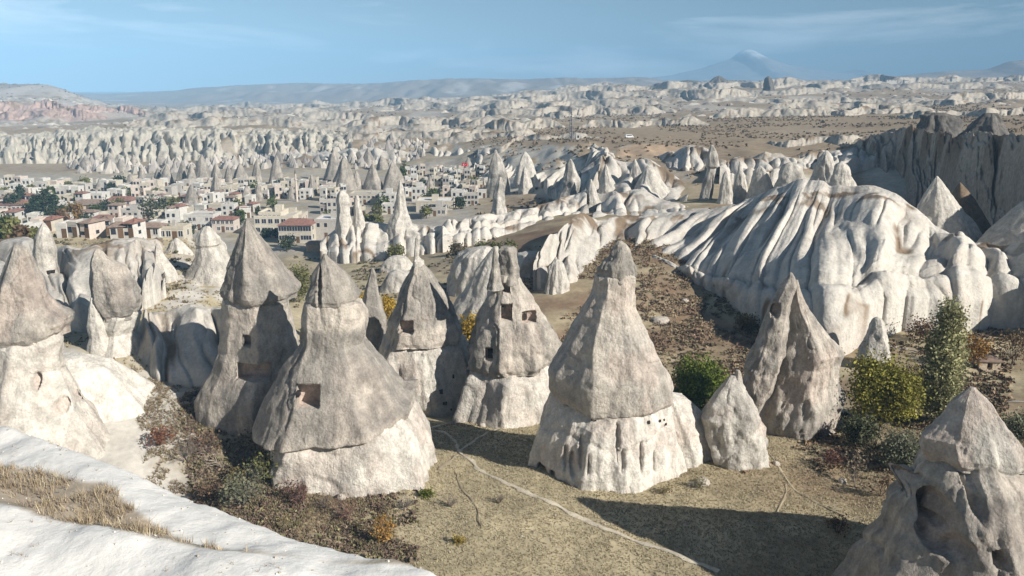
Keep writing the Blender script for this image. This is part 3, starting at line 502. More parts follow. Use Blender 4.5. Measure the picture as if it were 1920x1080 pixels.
ridge('tuff_ridge', 'pale ribbed ridge with rounded ends below the white cones, centre', [
 [(1120,386,258),(1160,364,266),(1200,352,270),(1240,370,264),(1290,388,254),(1330,398,246)],
 [(1115,398,246),(1160,390,248),(1200,386,248),(1240,388,247),(1290,396,244),(1330,402,240)],
 [(1110,412,238),(1160,410,237),(1200,408,236),(1240,408,236),(1290,406,236),(1330,408,234)]], ns=260, nt=56, n1=8, n2=18, amp=2.4, amp2=1.4, w1=10,w2=5, seed=131, back=16, group='white tuff ridges', under=.5, bdrop=6, grass=.2)
ridge('tuff_ridge', 'white ribbed slope under the warm banded outcrop, centre', [
 [(1090,318,330),(1130,292,330),(1170,304,326),(1210,300,324),(1250,318,318),(1290,348,306)],
 [(1090,340,305),(1130,330,304),(1170,336,300),(1210,340,296),(1250,350,290),(1290,362,288)],
 [(1090,366,286),(1130,368,282),(1170,370,278),(1210,374,274),(1250,378,270),(1290,380,270)]], ns=300, nt=60, n1=7, n2=17, amp=3.4, amp2=1.8, w1=14, w2=6, seed=141, back=16, group='white tuff ridges', ledge=False, bdrop=6, grass=.34)
ridge('tuff_ridge', 'white furrowed slope with deep blue shade, beside the town', [
 [(1138,294,316),(1132,285,345),(1122,278,375),(1106,272,405),(1085,269,435),(1040,269,455),(980,271,470),(900,277,485)],
 [(1120,320,306),(1104,315,328),(1084,310,350),(1060,306,372),(1030,302,392),(995,300,412),(955,300,428),(892,300,448)],
 [(1098,364,290),(1072,360,308),(1046,356,326),(1018,352,344),(988,348,362),(958,344,380),(928,340,396),(884,330,420)]], ns=420, nt=70, amp=4.0, amp2=2.4, w1=14, w2=6, el=3.5, seed=151, back=14, group='white tuff ridges', ledge=False, bdrop=2, grass=.12, conv=-.12)
ridge('tuff_ridge', 'white pleated spur joining the great ridge on its left, above the brown slope', [
 [(1330,393,220),(1260,401,223),(1190,407,221),(1130,410,215),(1088,407,207),(1058,424,196),(1034,448,186),(1012,474,178)],
 [(1270,440,208),(1222,446,205),(1172,452,201),(1128,456,196),(1088,456,191),(1056,462,186),(1030,474,180),(1006,486,175)],
 [(1214,484,196),(1186,502,186),(1150,522,179),(1112,530,176),(1078,536,174),(1046,526,172),(1022,512,171),(1000,500,171)]], ns=420, nt=80, amp=2.4, amp2=1.3, w1=9, w2=4, el=3.2, seed=157, back=20, group='white tuff ridges', ledge=False, bdrop=8, grass=.14, conv=-.04, base=C_WHITE*.9)
ridge('cliff', 'sheer grey-white cliff in shade at the right edge', [
 [(1560,284,392),(1600,272,372),(1640,262,352),(1700,246,332),(1760,252,302),(1830,260,272),(1900,263,246),(2000,266,212),(2150,266,180)],
 [(1560,308,390),(1600,320,368),(1640,335,346),(1700,350,322),(1760,362,291),(1830,372,260),(1900,380,234),(2000,392,200),(2150,400,165)],
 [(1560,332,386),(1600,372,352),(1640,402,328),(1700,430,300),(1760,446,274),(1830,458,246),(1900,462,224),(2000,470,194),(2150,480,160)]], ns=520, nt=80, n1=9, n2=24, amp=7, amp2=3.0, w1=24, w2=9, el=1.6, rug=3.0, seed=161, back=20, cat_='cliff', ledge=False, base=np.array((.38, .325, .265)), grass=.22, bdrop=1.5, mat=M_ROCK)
ridge('tuff_ridge', 'pale cliff of close flutes behind the chimneys of the town', [
 [(430,305,560),(500,292,556),(570,290,550),(640,286,540),(720,284,532),(800,286,520),(890,292,500)],
 [(430,312,545),(500,306,540),(570,306,532),(640,304,524),(720,302,516),(800,302,505),(890,304,488)],
 [(430,322,530),(500,322,520),(570,324,512),(640,322,505),(720,320,498),(800,316,490),(890,314,478)]], ns=460, nt=44, n1=18, n2=44, amp=6, amp2=3, w1=16, w2=7, seed=171, back=30, group='white tuff ridges', ledge=False, bdrop=2)
ridge('tuff_ridge', 'far pale cliff of tall flutes across the plain, left', [
 [(-260,262,651),(-120,252,642),(0,258,642),(80,256,642),(150,248,642),(260,246,640),(380,248,636),(480,250,632),(560,252,623),(660,256,604)],
 [(-260,280,621),(-120,276,614),(0,280,609),(80,280,609),(150,272,609),(260,268,609),(380,270,604),(480,272,601),(560,270,595),(660,268,584)],
 [(-260,302,581),(-120,302,577),(0,304,569),(80,304,569),(150,302,569),(260,300,569),(380,298,567),(480,296,565),(560,290,563),(660,282,558)]], ns=760, nt=50, n1=32, n2=84, amp=5.5, amp2=3.6, w1=12, w2=5, el=3.6, rug=2.2, seed=181, back=25, group='white tuff ridges', ledge=False, bdrop=-1, base=np.array((.47,.435,.36)))

for lb, cr_, ld_, ft_ in (
 ('white scarp under the plateau edge, left of the grey-capped stack', [(1235,292,372),(1262,284,366),(1290,278,360),(1318,280,354),(1340,290,348)], [(1235,302,362),(1262,300,354),(1290,298,346),(1318,300,340),(1340,304,336)], [(1235,314,350),(1262,318,340),(1290,320,332),(1318,320,326),(1340,318,324)]),
 ('white banks above the ravine, left of the shaded cliff', [(1480,292,360),(1520,286,362),(1560,280,366),(1600,272,372),(1640,264,378),(1680,256,384)], [(1480,300,350),(1520,298,350),(1560,294,352),(1600,288,356),(1640,282,360),(1680,274,364)], [(1480,310,338),(1520,312,336),(1560,308,336),(1600,304,338),(1640,300,340),(1680,294,344)]),
 ('pale knobbly bank on the brown terrace behind the needle', [(1350,300,318),(1390,294,322),(1430,298,320),(1470,294,322),(1505,302,318)], [(1350,308,310),(1390,306,310),(1430,308,308),(1470,306,310),(1505,310,308)], [(1350,318,300),(1390,320,298),(1430,320,296),(1470,320,298),(1505,320,300)])):
    ridge('tuff_ridge', lb, [cr_, ld_, ft_], ns=260, nt=50, amp=2.2, amp2=1.4, w1=12, w2=5, seed=int(cr_[0][0]), back=16, group='white tuff ridges', ledge=False, bdrop=3, grass=.2)
# ledges and broken bands of pale rock out on the plateau
def VZ(y, z):
    t = (CAMZ-z)/y; c, s_ = math.cos(PITCH), math.sin(PITCH); return 540+FPX*(t*c-s_)/(c+t*s_)
def band(label, u0, u1, va, vb, hp, y, seed, base=np.array((.44, .395, .325)), amp=.30, w=.016, n=0):
    """a ledge that follows the lie of the land"""
    n = n or max(6, int((u1-u0)/30)); us = np.linspace(u0, u1, n); r = np.random.default_rng(seed); H = hp/FPX*y; h = H*(.45+.8*r.random(n)); h[0] = h[-1] = H*.1; yy = y*(1+.02*r.normal(size=n)); vm = (va+vb)/2
    gz = lambda f: np.array([GZ(float(AU(a, vm)*b*f), float(b*f)) for a, b in zip(us, yy)]); g1, g2, g3 = gz(1.02), gz(1.003), gz(.988)
    top = np.maximum(np.maximum(g1, g2), g3)+h
    return ridge('rock_ledge', label, [[(a, VZ(b*1.02, z), b*1.02) for a, b, z in zip(us, yy, top)], [(a, VZ(b*1.003, (z+g)/2), b*1.003) for a, b, z, g in zip(us, yy, top, g3)], [(a, VZ(b*.988, g-.8), b*.988) for a, b, g in zip(us, yy, g3)]], ns=int(36+(u1-u0)*.4), nt=11, w1=w*y, w2=w*y*.42, amp=H*amp, amp2=H*amp*.5, seed=seed, back=.03*y, bdrop=H*.6, group='rock ledges on the plateau', cat_='rock ledge', ledge=False, base=base, grass=.08)
ORD = ['first', 'second', 'third', 'fourth', 'fifth', 'sixth', 'seventh', 'eighth']
for zi, (zn, ua, ub) in enumerate((('left', 260, 720), ('centre', 700, 1240), ('right', 1240, 1960))):
    for k_, yv in enumerate((620, 760, 930, 1150, 1420, 1750, 2100)):
        r_ = random.Random(zi*31+k_); um = r_.uniform(ua-60, ub-240); w_ = r_.uniform(260, 520); xm = AU(um+w_/2, 220)*yv; zv = GZ(float(xm), yv)+3; tv_ = (CAMZ-zv)/yv; cq, sq = math.cos(PITCH), math.sin(PITCH); vv_ = 540+FPX*(tv_*cq-sq)/(cq+tv_*sq)
        band(f'broken pale ledge, {ORD[k_]} from the near side on the {zn} part of the far plain', um, um+w_, vv_-6, vv_-8, r_.uniform(7, 12), yv, 800+zi*70+k_*7, amp=.32)
PK = np.array((.45, .33, .275))
for i, q in enumerate([('pale broken ledge left of the lattice mast', 860, 1060, 246, 240, 14, 640), ('white ledge right of the lattice mast, running to the track', 1085, 1330, 246, 226, 14, 620), ('upper grey cliffs above the mast', 1010, 1250, 212, 200, 16, 900), ('jagged pale ledge below the skyline crags', 1240, 1420, 186, 172, 12, 1300),
  ('white pleated bank on the right plateau', 1590, 1720, 206, 204, 13, 800), ('long pale ledge left of the white pleated bank', 1330, 1580, 222, 208, 12, 760), ('broken outcrops on the far right plateau', 1760, 1960, 186, 178, 14, 1050), ('thin pale ledge across the right plateau', 1420, 1780, 190, 182, 8, 1150), ('thin upper ledge on the right plateau', 1480, 1900, 170, 164, 7, 1600),
  ('grey cliffs over the far pale flutes, centre', 560, 720, 216, 212, 18, 1000), ('pale cliffs in the centre above the town', 640, 900, 236, 228, 18, 800), ('long thin ledge above the centre cliffs', 700, 1010, 206, 196, 9, 1400), ('white ledge beyond the far flutes, left', 250, 520, 224, 216, 12, 1000), ('second white ledge beyond the far flutes', 420, 680, 208, 204, 8, 1500),
  ('broken low cliff just behind the town, right', 820, 1010, 262, 256, 14, 560), ('pale rim of the plateau above the furrowed slope', 900, 1130, 268, 264, 10, 470), ('upper broken ledge, centre skyline', 900, 1240, 186, 172, 9, 1900), ('pale ledge over the right ravine', 1440, 1620, 262, 256, 10, 400), ('thin white ledge on the brown terrace, right', 1400, 1560, 284, 280, 8, 345)]):
    band(*q, 700+i*7)
for i, q in enumerate([('pink fluted cliff on the left hill', -60, 130, 204, 206, 15, 1130), ('pink cliff right of the left hill', 110, 280, 208, 212, 11, 1180), ('low pink cliff at the foot of the left hill', -60, 200, 226, 228, 9, 1040)]):
    band(*q, 900+i*7, PK, .6, .014)

# ------------------------------------------------------------------ single cones and crags further off
def cone(label, apex, vt, vb, ul, ur, y, pts=None, name='tuff_cone', group='tuff cones in the middle distance', seed=0, prof=1.0, base=C_WHITE*.94, lich=.2, flute=.1, nfl=9, ns=72, nz=46, cat_='rock cone', rough=.06, mat=None, bottom=5, **kw):
    if pts is None:
        pts = [(vt+(vb-vt)*f, apex-1+(ul-apex+1)*f**prof, apex+1+(ur-apex-1)*f**prof) for f in np.linspace(0, 1, 8)]
    o = rock(name, pts, y, ns=ns, nz=nz, seed=seed or int(apex*7+vt), rough=rough, lich=lich, flute=flute, nfl=nfl, base=base, bottom=bottom, mat=mat, **kw)
    x, yy, z = P3((ul+ur)/2, vb, y); rebase(o, (x, yy, z)); return tag(o, label, cat_, group)
# white spur in front of the ridges, centre
cone('smooth white cone with flared foot on the brown slope, centre', 1045, 486, 556, 1022, 1068, 168, pts=[(486,1040,1050),(495,1034,1057),(510,1030,1062),(535,1024,1067),(556,1020,1070)], flute=.1, nfl=11, ns=90, nz=50, lich=.02)
cone('white rock wedge with a shaded flank behind the twin-topped chimney', 930, 462, 590, 850, 985, 150, pts=[(462,926,934),(480,912,940),(510,892,950),(550,872,962),(590,846,985)], flute=.12, nfl=9, ns=120, nz=70, lich=.08)
cone('dark-sided white hump behind the twin-topped chimney', 890, 462, 520, 846, 938, 172, pts=[(462,902,916),(468,878,926),(478,862,932),(500,852,938),(530,842,945)], rough=.1, flute=.18, nfl=12, ns=120, nz=50, lich=.1, name='tuff_dome')
cone('flat white bank of bare earth beside the twin-topped chimney', 1000, 474, 502, 970, 1016, 182, pts=[(472,985,1008),(476,972,1014),(486,966,1018),(502,960,1020)], rough=.09, flute=.06, ns=60, nz=24, name='tuff_bank', lich=0, cat_='rock bank')
cone('white pyramid in front of the shaded cliff, right', 1757, 330, 440, 1700, 1830, 205, prof=.9, ns=150, nz=80, flute=.1, nfl=13, lich=.05)
cone('smooth white hill at the right edge under the cliff', 1960, 352, 500, 1812, 2110, 188, prof=.8, ns=150, nz=70, flute=.06, nfl=9, lich=.0, base=C_WHITE*.85, name='tuff_dome')
cone('brown-grassed cone behind the white pyramid', 1800, 342, 440, 1750, 1860, 214, prof=.8, base=C_BROWN*1.0, lichen=C_BROWN*.8, lich=.5, name='earth_cone', flute=.03)
cone('tall grey-capped stack standing in the shaded ravine', 1335, 272, 372, 1310, 1345, 268, pts=[(272,1332,1338),(285,1328,1344),(312,1322,1349),(316,1325,1343),(340,1318,1338),(372,1310,1334)], ns=80, nz=60, lich=.55, flute=.1, nfl=7)
cone('thin white needle beside the grey-capped stack', 1387, 303, 360, 1378, 1400, 262, pts=[(303,1386,1389),(318,1384,1391),(330,1381,1398),(360,1376,1402)], flute=.06, lich=.1)
cone('pale hump left of the white needle, in the ravine', 1362, 320, 368, 1346, 1374, 258, prof=.5, flute=.06, name='tuff_dome')
cone('hunched white rock right of the needle', 1424, 310, 355, 1408, 1450, 255, prof=.55, flute=.06, lich=.1, name='tuff_dome')
cone('grey boulder hump on the brown terrace', 1482, 304, 334, 1460, 1508, 250, prof=.4, flute=.06, lich=.35, name='tuff_dome')
cone('egg-shaped white rock with a cave hole above the great ridge', 1578, 302, 345, 1558, 1598, 232, prof=.5, rough=.12, flute=.1, lich=.05, name='tuff_dome')
cone('white outcrop left of the egg-shaped rock', 1550, 282, 326, 1528, 1575, 262, prof=.7, rough=.12, flute=.16, lich=.1, name='tuff_dome')
cone('dark crag with overhang on top of the cliff, left one', 1750, 211, 262, 1712, 1798, 334, pts=[(211,1742,1766),(216,1730,1782),(228,1722,1788),(245,1718,1792),(256,1716,1794)], lich=.9, lichen=C_DGREY, base=C_GREY, rough=.24, facet=1.1, ns=110, nz=60, name='crag', cat_='crag', group='crags on the cliff top')
cone('dark crag on top of the cliff, near the right edge', 1856, 212, 262, 1812, 1890, 292, pts=[(212,1850,1868),(220,1838,1878),(235,1824,1884),(248,1816,1886),(258,1812,1888)], lich=.9, lichen=C_DGREY, base=C_GREY, rough=.24, facet=1.1, ns=110, nz=60, name='crag', cat_='crag', group='crags on the cliff top')
cone('grey cone with a cave door on its own terrace, centre', 1069, 298, 356, 1052, 1090, 300, pts=[(298,1067,1071),(308,1062,1077),(318,1060,1080),(340,1054,1088),(350,1056,1086),(362,1050,1082)], lich=.5, flute=.05)
cone('white ribbed cone, tallest of the group under the banded outcrop', 1136, 308, 364, 1120, 1156, 290, prof=.8, flute=.12, nfl=10, lich=.25)
cone('grey-striped cone right of the tallest ribbed cone', 1190, 298, 350, 1174, 1212, 300, prof=.8, flute=.12, nfl=10, lich=.45)
cone('small white cone left of the ribbed cones', 1108, 336, 378, 1096, 1124, 274, prof=.9, flute=.08, lich=.05)
cone('white broad cone below the grey-striped one', 1215, 310, 368, 1185, 1262, 288, prof=.85, flute=.1, nfl=12, ns=100, lich=.05)
cone('tall grey cone with pale foot at the right end of the town', 930, 281, 350, 912, 954, 352, pts=[(281,928,931),(295,923,938),(325,916,950),(332,917,951),(345,914,956),(372,910,958)], lich=.6, flute=.06)
cone('grey stump with a door below the tall cone, right end of town', 938, 332, 402, 922, 950, 262, pts=[(332,936,940),(345,931,945),(365,926,946),(380,925,947),(402,920,951)], lich=.35, flute=.06)
cone('white sharp pyramid right of the tall grey cone', 984, 312, 358, 972, 1000, 345, prof=.7, flute=.02, lich=0)
cone('white shoulder of rock behind the sharp pyramid', 985, 284, 350, 962, 1012, 362, prof=.6, flute=.1, lich=.05, name='tuff_dome')
# three spires on the low ridge
t1 = cone('tall dark-tipped spire on the low knobbly ridge before the town', 750, 338, 424, 728, 772, 240, pts=[(338,749,752),(350,746,756),(372,742,760),(386,739,762),(400,737,765),(418,728,771),(428,724,775)], ns=90, nz=70, lich=.3, flute=.05, name='fairy_chimney', cat_='fairy chimney', pale=[(386, 430, .8)])
t2 = cone('blunt pale spire, left of the three on the low ridge', 640, 358, 436, 630, 660, 240, pts=[(358,637,644),(364,632,651),(378,630,655),(384,632,653),(405,632,657),(436,630,662)], ns=70, nz=60, lich=.2, flute=.07, nfl=10, name='fairy_chimney', cat_='fairy chimney')
t3 = cone('thin pale spire, middle of the three on the low ridge', 669, 366, 428, 662, 686, 241, pts=[(366,667,671),(374,664,674),(382,664,674),(400,664,679),(428,661,686)], ns=60, nz=60, lich=.15, flute=.06, name='fairy_chimney', cat_='fairy chimney')
# grey cones among the houses: (apex, top, bottom, left, right, label bit)
TOWN = [
 (645,309,362,624,668,'broad grey cone with red-framed windows in the middle of the town'), (668,330,362,658,680,'small cone leaning on the broad windowed cone'),
 (698,320,362,682,719,'dark grey cone with arched openings, second from the broad windowed one'), (736,316,362,717,760,'grey cone with a flat-walled foot just left of the dark-tipped spire'),
 (690,288,322,676,704,'pale cone on the rise behind the dark grey cone'), (715,300,330,706,732,'twin grey cone on the rise behind the town centre'),
 (626,296,345,608,640,'big shaded cone just left of the broad windowed one'), (878,306,342,864,892,'lone grey cone among the houses, right side of town'),
 (864,328,348,857,872,'small pale cone at the foot of the lone grey cone'), (806,338,368,797,814,'slim dark cone among white houses right of the spire'), (826,336,358,818,834,'low pale cone right of the slim dark one'),
 (518,305,350,505,530,'tall grey pillar cone behind the cream hotel'), (482,310,352,470,490,'smooth grey pillar cone left of the tall pillar'), (450,314,342,438,462,'broad light cone left of the smooth pillar'),
 (428,318,345,420,436,'small dark cone in the middle of the cone cluster'), (405,315,345,394,416,'grey cone in the cone cluster, its right flank white'), (378,303,348,364,392,'tallest rounded cone of the cluster left of centre'),
 (358,318,352,348,368,'grey column cone beside the tallest rounded one'), (342,312,350,332,352,'pale column cone, left of a dark gap'), (312,318,348,300,324,'grey cone at the left of the cone cluster'),
 (296,322,346,288,304,'small grey cone at the end of a white wall'), (286,338,362,278,298,'stumpy cone above the red roofs'), (243,334,360,236,254,'sharp cone beside a dark green tree'),
 (188,338,356,180,200,'small pale cone at the left end of the cones'), (265,322,350,258,276,'dark tipped cone in front of the white wall'), (392,342,368,382,402,'grey block cone above the terrace houses'),
 (358,358,398,344,372,'cone among the houses in the left half, with a deep shadow'), (376,360,374,366,388,'rounded rock behind the terrace houses'), (404,336,378,394,414,'pointed cone with a white foot over the terrace houses'),
 (462,356,384,450,474,'squat grey cone above the white terrace'), (484,352,378,476,492,'squat pale cone right of the white terrace'), (546,355,378,538,556,'low grey cone behind the cream hotel'), (584,338,372,576,594,'rounded grey cone right of the minaret'),
 (205,300,322,196,216,'small cone on the slope above the left houses'), (226,302,322,218,236,'second small cone on the slope above the left houses'), (160,298,318,150,172,'cone group leader on the far left slope'), (142,302,316,134,150,'low cone left of the group on the far left slope'),
 (250,296,316,242,260,'grey cone on the slope below the far cliff'), (330,300,318,322,340,'grey cone on the slope behind the cluster'), (300,290,312,292,310,'dark cone on the slope behind the cluster'),
]
for (ap, vt, vb, ul, ur, lb) in TOWN:
    y = min(560, max(235, (CAMZ+8)/float(T(vb-3)))); vt -= .3*(vb-vt); cu = (ul+ur)/2; ul, ur = cu-(cu-ul)*1.25, cu+(ur-cu)*1.25
    cone(lb, ap, vt, vb, ul, ur, y, prof=.78, lich=.55, base=C_CREAM*.85, lichen=C_GREY*.95, flute=.07, nfl=8, ns=44, nz=34, name='rock_cone', group='grey rock cones in the town')
# left side
cone('white pyramid with a shaded hollow beside it, left', 295, 457, 524, 283, 334, 138, pts=[(457,293,297),(470,290,303),(490,287,316),(515,285,331),(526,284,335)], flute=.08, nfl=8, lich=.05, ns=80)
cone('capped pillar with a carved front, left of the pointed grey chimney', 388, 424, 532, 344, 432, 140, pts=[(424,384,392),(428,378,395),(436,372,400),(446,369,407),(458,367,409),(462,370,404),(480,369,416),(500,360,428),(520,347,432),(534,342,434)], ns=130, nz=90, lich=.3, flute=.03, base=C_WHITE*.9, name='fairy_chimney', cat_='fairy chimney')
m_ = cone('squared tower of rock at the far left', 82, 418, 520, 62, 108, 128, pts=[(418,79,84),(430,72,91),(446,66,97),(470,64,102),(495,66,104),(520,60,112),(545,58,128),(590,60,142)], ns=100, nz=80, lich=.35, flute=.03, facet=1.25, rough=.08, name='fairy_chimney', cat_='fairy chimney')
for (ap, vt, vb, ul, ur, y, lb) in [
 (330, 446, 505, 296, 372, 160, 'white rounded hump behind the white pyramid'), (410, 446, 520, 380, 436, 150, 'white hump right of the capped pillar')]:
    cone(lb, ap, vt, vb, ul, ur, y, prof=.62 if vb < 570 else .45, flute=.17, nfl=9, rough=.09, lich=.14, ns=110, nz=64, name='tuff_dome', base=C_WHITE*.95, bottom=4)
cone('smooth bright slope of white tuff between the two leftmost capped rocks', 150, 664, 840, 60, 300, 92, pts=[(668,96,150),(684,76,196),(710,60,228),(750,45,264),(800,30,298),(850,15,304),(885,5,300)], prof=.5, flute=.08, nfl=9, lich=.02, ns=130, nz=70, name='tuff_slope', base=C_WHITE*1.15)
for (hu, hv) in ((90, 511), (98, 510), (96, 523), (112, 575)):
    hy = front_y(m_, hu, hv)
    if hy: h_ = window_hole(None, hu, hv, 2.4, 3.4, hy-.04); h_.parent = m_; h_.location = -m_.location
ridge('tuff_ridge', 'white pleated slopes behind the leaning capped rock, left', [
 [(-60,446,152),(40,450,147),(105,464,140),(160,474,134),(215,456,138),(258,450,142),(305,450,150)],
 [(-60,505,128),(40,510,127),(108,520,125),(163,528,122),(215,505,128),(262,498,132),(305,490,138)],
 [(-60,566,112),(50,566,112),(112,580,110),(168,586,110),(220,562,116),(268,546,121),(310,532,128)]], ns=420, nt=90, amp=2.0, amp2=1.1, w1=6.5, w2=3, el=3, seed=191, back=12, group='white tuff ridges', ledge=False, bdrop=3, grass=.16, conv=-.12, base=C_WHITE*.92)
ridge('tuff_ridge', 'cluster of tall white rounded lobes left of the pointed grey chimney', [
 [(256,612,113),(290,584,111),(330,575,110),(370,577,110),(405,576,110),(440,596,109)],
 [(254,650,108),(292,636,105),(334,632,104),(372,632,104),(404,634,104),(440,650,105)],
 [(258,700,101),(300,716,98),(344,724,97),(384,722,97),(414,714,98),(440,700,100)]], ns=260, nt=80, amp=2.6, amp2=.9, w1=5.5, w2=2.4, el=5, seed=195, back=7, group='white tuff ridges', ledge=False, bdrop=3, conv=.14, base=C_WHITE*.92)
# right-hand talus and stones
cone('white boulder at the end of the ridge foot', 1645, 594, 618, 1632, 1662, 127, prof=.4, lich=0, name='boulder', cat_='boulder', flute=.04)
cone('rough pale rock shelf hump behind the slim dark spire', 745, 505, 548, 715, 790, 180, prof=.4, lich=.3, name='tuff_dome')
cone('white bare patch of rock below the low ridge', 745, 478, 505, 716, 775, 205, prof=.4, lich=.05, name='tuff_dome')
cone('grey knob of rock on the far plateau skyline', 1441, 143, 168, 1431, 1452, 1500, prof=.35, lich=.9, lichen=C_DGREY, base=C_GREY, name='crag', cat_='crag', group='crags on the plateau')
cone('dark jagged crag on the far plateau skyline', 1348, 142, 160, 1330, 1366, 1900, prof=.5, lich=.9, lichen=C_DGREY, base=C_GREY, name='crag', cat_='crag', group='crags on the plateau', rough=.15)
cone('long low dark crag left of the skyline crag', 1290, 150, 166, 1255, 1330, 1850, prof=.4, lich=.9, lichen=C_DGREY, base=C_GREY, name='crag', cat_='crag', group='crags on the plateau', rough=.15)
cone('lone dark pinnacle far out on the plain, left of centre', 753, 196, 214, 744, 764, 1350, prof=1.2, lich=.9, lichen=C_DGREY, base=C_GREY, name='crag', cat_='crag', group='crags on the plateau', rough=.1)
cone('dark little peak on the plain above the town', 748, 253, 270, 736, 756, 640, prof=1.1, lich=.9, lichen=C_DGREY, base=C_GREY, name='crag', cat_='crag', group='crags on the plateau', rough=.1)

# ------------------------------------------------------------------ far skyline: volcano and outlying hills
def range_hill(name, prof, y0, depth, foot, col, snow=None, seed=0):
    us = np.linspace(prof[0][0], prof[-1][0], 220); vs = np.interp(us, [p[0] for p in prof], [p[1] for p in prof])
    x = AU(us, vs)*y0; zt = CAMZ-y0*T(vs); zt = zt+fbm(x/200, x*0, oct=4, seed=seed)*.035*np.maximum(zt-foot, 0)
    R = []; C = []
    for k, f in enumerate(np.linspace(-1, 1, 41)):
        h = (1-abs(f))**1.05; r = ridged(x/420, x*0+f*1.6, oct=4, seed=seed+1)*.12*(1-h)*h*3
        z = foot+(zt-foot)*np.clip(h+r, 0, 1.0); R.append(np.stack([x, np.full_like(x, y0)+f*depth, z], -1))
        c = np.broadcast_to(col, (len(x), 3)).copy()
        if snow: w = sstep(snow[0], snow[1], z+60*fbm(x/90, x*0+f*9, oct=4, seed=seed+2)); c = c*(1-w[:, None])+np.array((.8, .82, .86))*w[:, None]
        C.append(c)
    V = np.array(R).reshape(-1, 3); o = mk(name, V, gridF(41, len(us)), M_FAR, np.array(C).reshape(-1, 3)); tag(o, kind='structure'); return o
range_hill('volcano', [(1180,152),(1260,140),(1310,130),(1345,118),(1372,110),(1385,99),(1395,94),(1403,92),(1412,93),(1425,101),(1440,109),(1470,118),(1510,125),(1550,133),(1580,136),(1605,129),(1630,134),(1660,143),(1720,150)], 9600, 2200, 10, (.32, .31, .31), snow=(345, 410), seed=3)
range_hill('far_hills', [(1500,152),(1620,150),(1700,140),(1760,134),(1850,130),(1868,124),(1890,115),(1915,112),(1960,110),(2100,112),(2300,120),(2600,140)], 4300, 900, 10, (.28, .26, .24), seed=5)
# ------------------------------------------------------------------ the white hillside in the left foreground
_HC = [(-420, (6,30),(10,31),(14,1090),(16,1020),(18,960),(19,945),(21,905),(23,875),(25.5,835),(30,760),(35,27),(44,16),(64,10)),
 (0, (6,30),(10,31),(16,1080),(18.4,975),(19.6,942),(20.5,937),(21.6,912),(22.8,884),(24.4,848),(27.2,785),(31,24),(38,13),(62,3)),
 (200, (6,30),(10,31),(15.6,1100),(17.2,1012),(17.9,992),(18.6,985),(19.6,948),(20.8,915),(22,888),(23.4,868),(27,23.5),(34,13),(54,1)),
 (400, (6,30),(10,31),(14.6,1120),(16,1052),(16.6,1032),(17.2,1028),(17.8,1012),(18.6,990),(19.4,968),(20.6,948),(24.5,23.5),(32,12),(50,-2)),
 (560, (6,30),(10,31),(14,1160),(15.2,1095),(15.7,1072),(16.1,1062),(16.5,1054),(17,1045),(17.6,1032),(18.4,1018),(22,24),(30,12),(45,-3)),
 (690, (6,30),(10,31),(13.6,1200),(14.6,1130),(15.1,1098),(15.5,1082),(15.9,1072),(16.3,1062),(16.8,1053),(17.4,1044),(21,23),(29,11),(44,-3)),
 (840, (6,30),(10,31),(13,1250),(14,1180),(14.4,1148),(14.8,1124),(15.1,1110),(15.4,1098),(15.8,1082),(16.2,1070),(19.5,24),(25,15),(38,-3)),
 (1100, (6,30),(10,29.5),(11,29),(12,28.3),(12.5,28),(13,27.6),(13.5,27.2),(14,26.8),(14.6,26.2),(15.2,25.5),(18,19),(24,11),(36,-3)),
 (1600, (6,27),(8,26),(9,25),(10,24),(10.5,23.5),(11,23),(11.5,22.5),(12,22),(12.5,21.4),(13,20.8),(16,16),(22,8),(34,-3))]
_ha = np.array([(c[0]-960)/FPX/.905 for c in _HC]); _hl = np.linspace(math.log(6), math.log(66), 500); _hA = np.linspace(_ha[0], _ha[-1], 260)
_hp = np.array([[(math.log(p[0]), CAMZ-p[0]*float(T(p[1])) if p[1] > 100 else p[1]) for p in c[1:]] for c in _HC])       # every column has the same features in order
_ks = np.exp(-np.linspace(-2, 2, 21)**2); _ks /= _ks.sum()
_hq = np.stack([[np.convolve(np.pad(np.interp(_hA, _ha, _hp[:, k, m]), 10, 'edge'), _ks, 'valid') for m in (0, 1)] for k in range(13)], 0)
_hz = np.array([np.interp(_hl, _hq[:, 0, n], _hq[:, 1, n]) for n in range(260)])
_kk = np.exp(-np.linspace(-2, 2, 9)**2); _kk /= _kk.sum(); _hz = np.array([np.convolve(np.pad(r, 4, 'edge'), _kk, 'valid') for r in _hz])
def HZ(x, y):
    a = x/y; fi = np.clip((a-_hA[0])/(_hA[-1]-_hA[0])*259, 0, 258.999); i = fi.astype(int); t = fi-i
    j = np.clip((np.log(y)-_hl[0])/(_hl[-1]-_hl[0])*499, 0, 498.999); k = j.astype(int); f = j-k
    z = (_hz[i, k]*(1-f)+_hz[i, k+1]*f)*(1-t)+(_hz[i+1, k]*(1-f)+_hz[i+1, k+1]*f)*t
    return z+.26*fbm(x/3, y/3, oct=4, seed=301)+.05*fbm(x/.7, y/.7, oct=3, seed=302)-.10*np.clip(.2-np.abs(fbm(x/4+y/9, y/2.2, oct=2, seed=303)), 0, 1)
_yy = np.exp(np.linspace(math.log(6.2), math.log(62), 210)); _aa = np.linspace(_ha[0], _ha[-1], 300)
Yh, Ah = np.meshgrid(_yy, _aa, indexing='ij'); Xh = Ah*Yh; Zh = HZ(Xh, Yh)
ch = np.broadcast_to(np.array((.74, .715, .66)), Xh.shape+(3,)).copy()
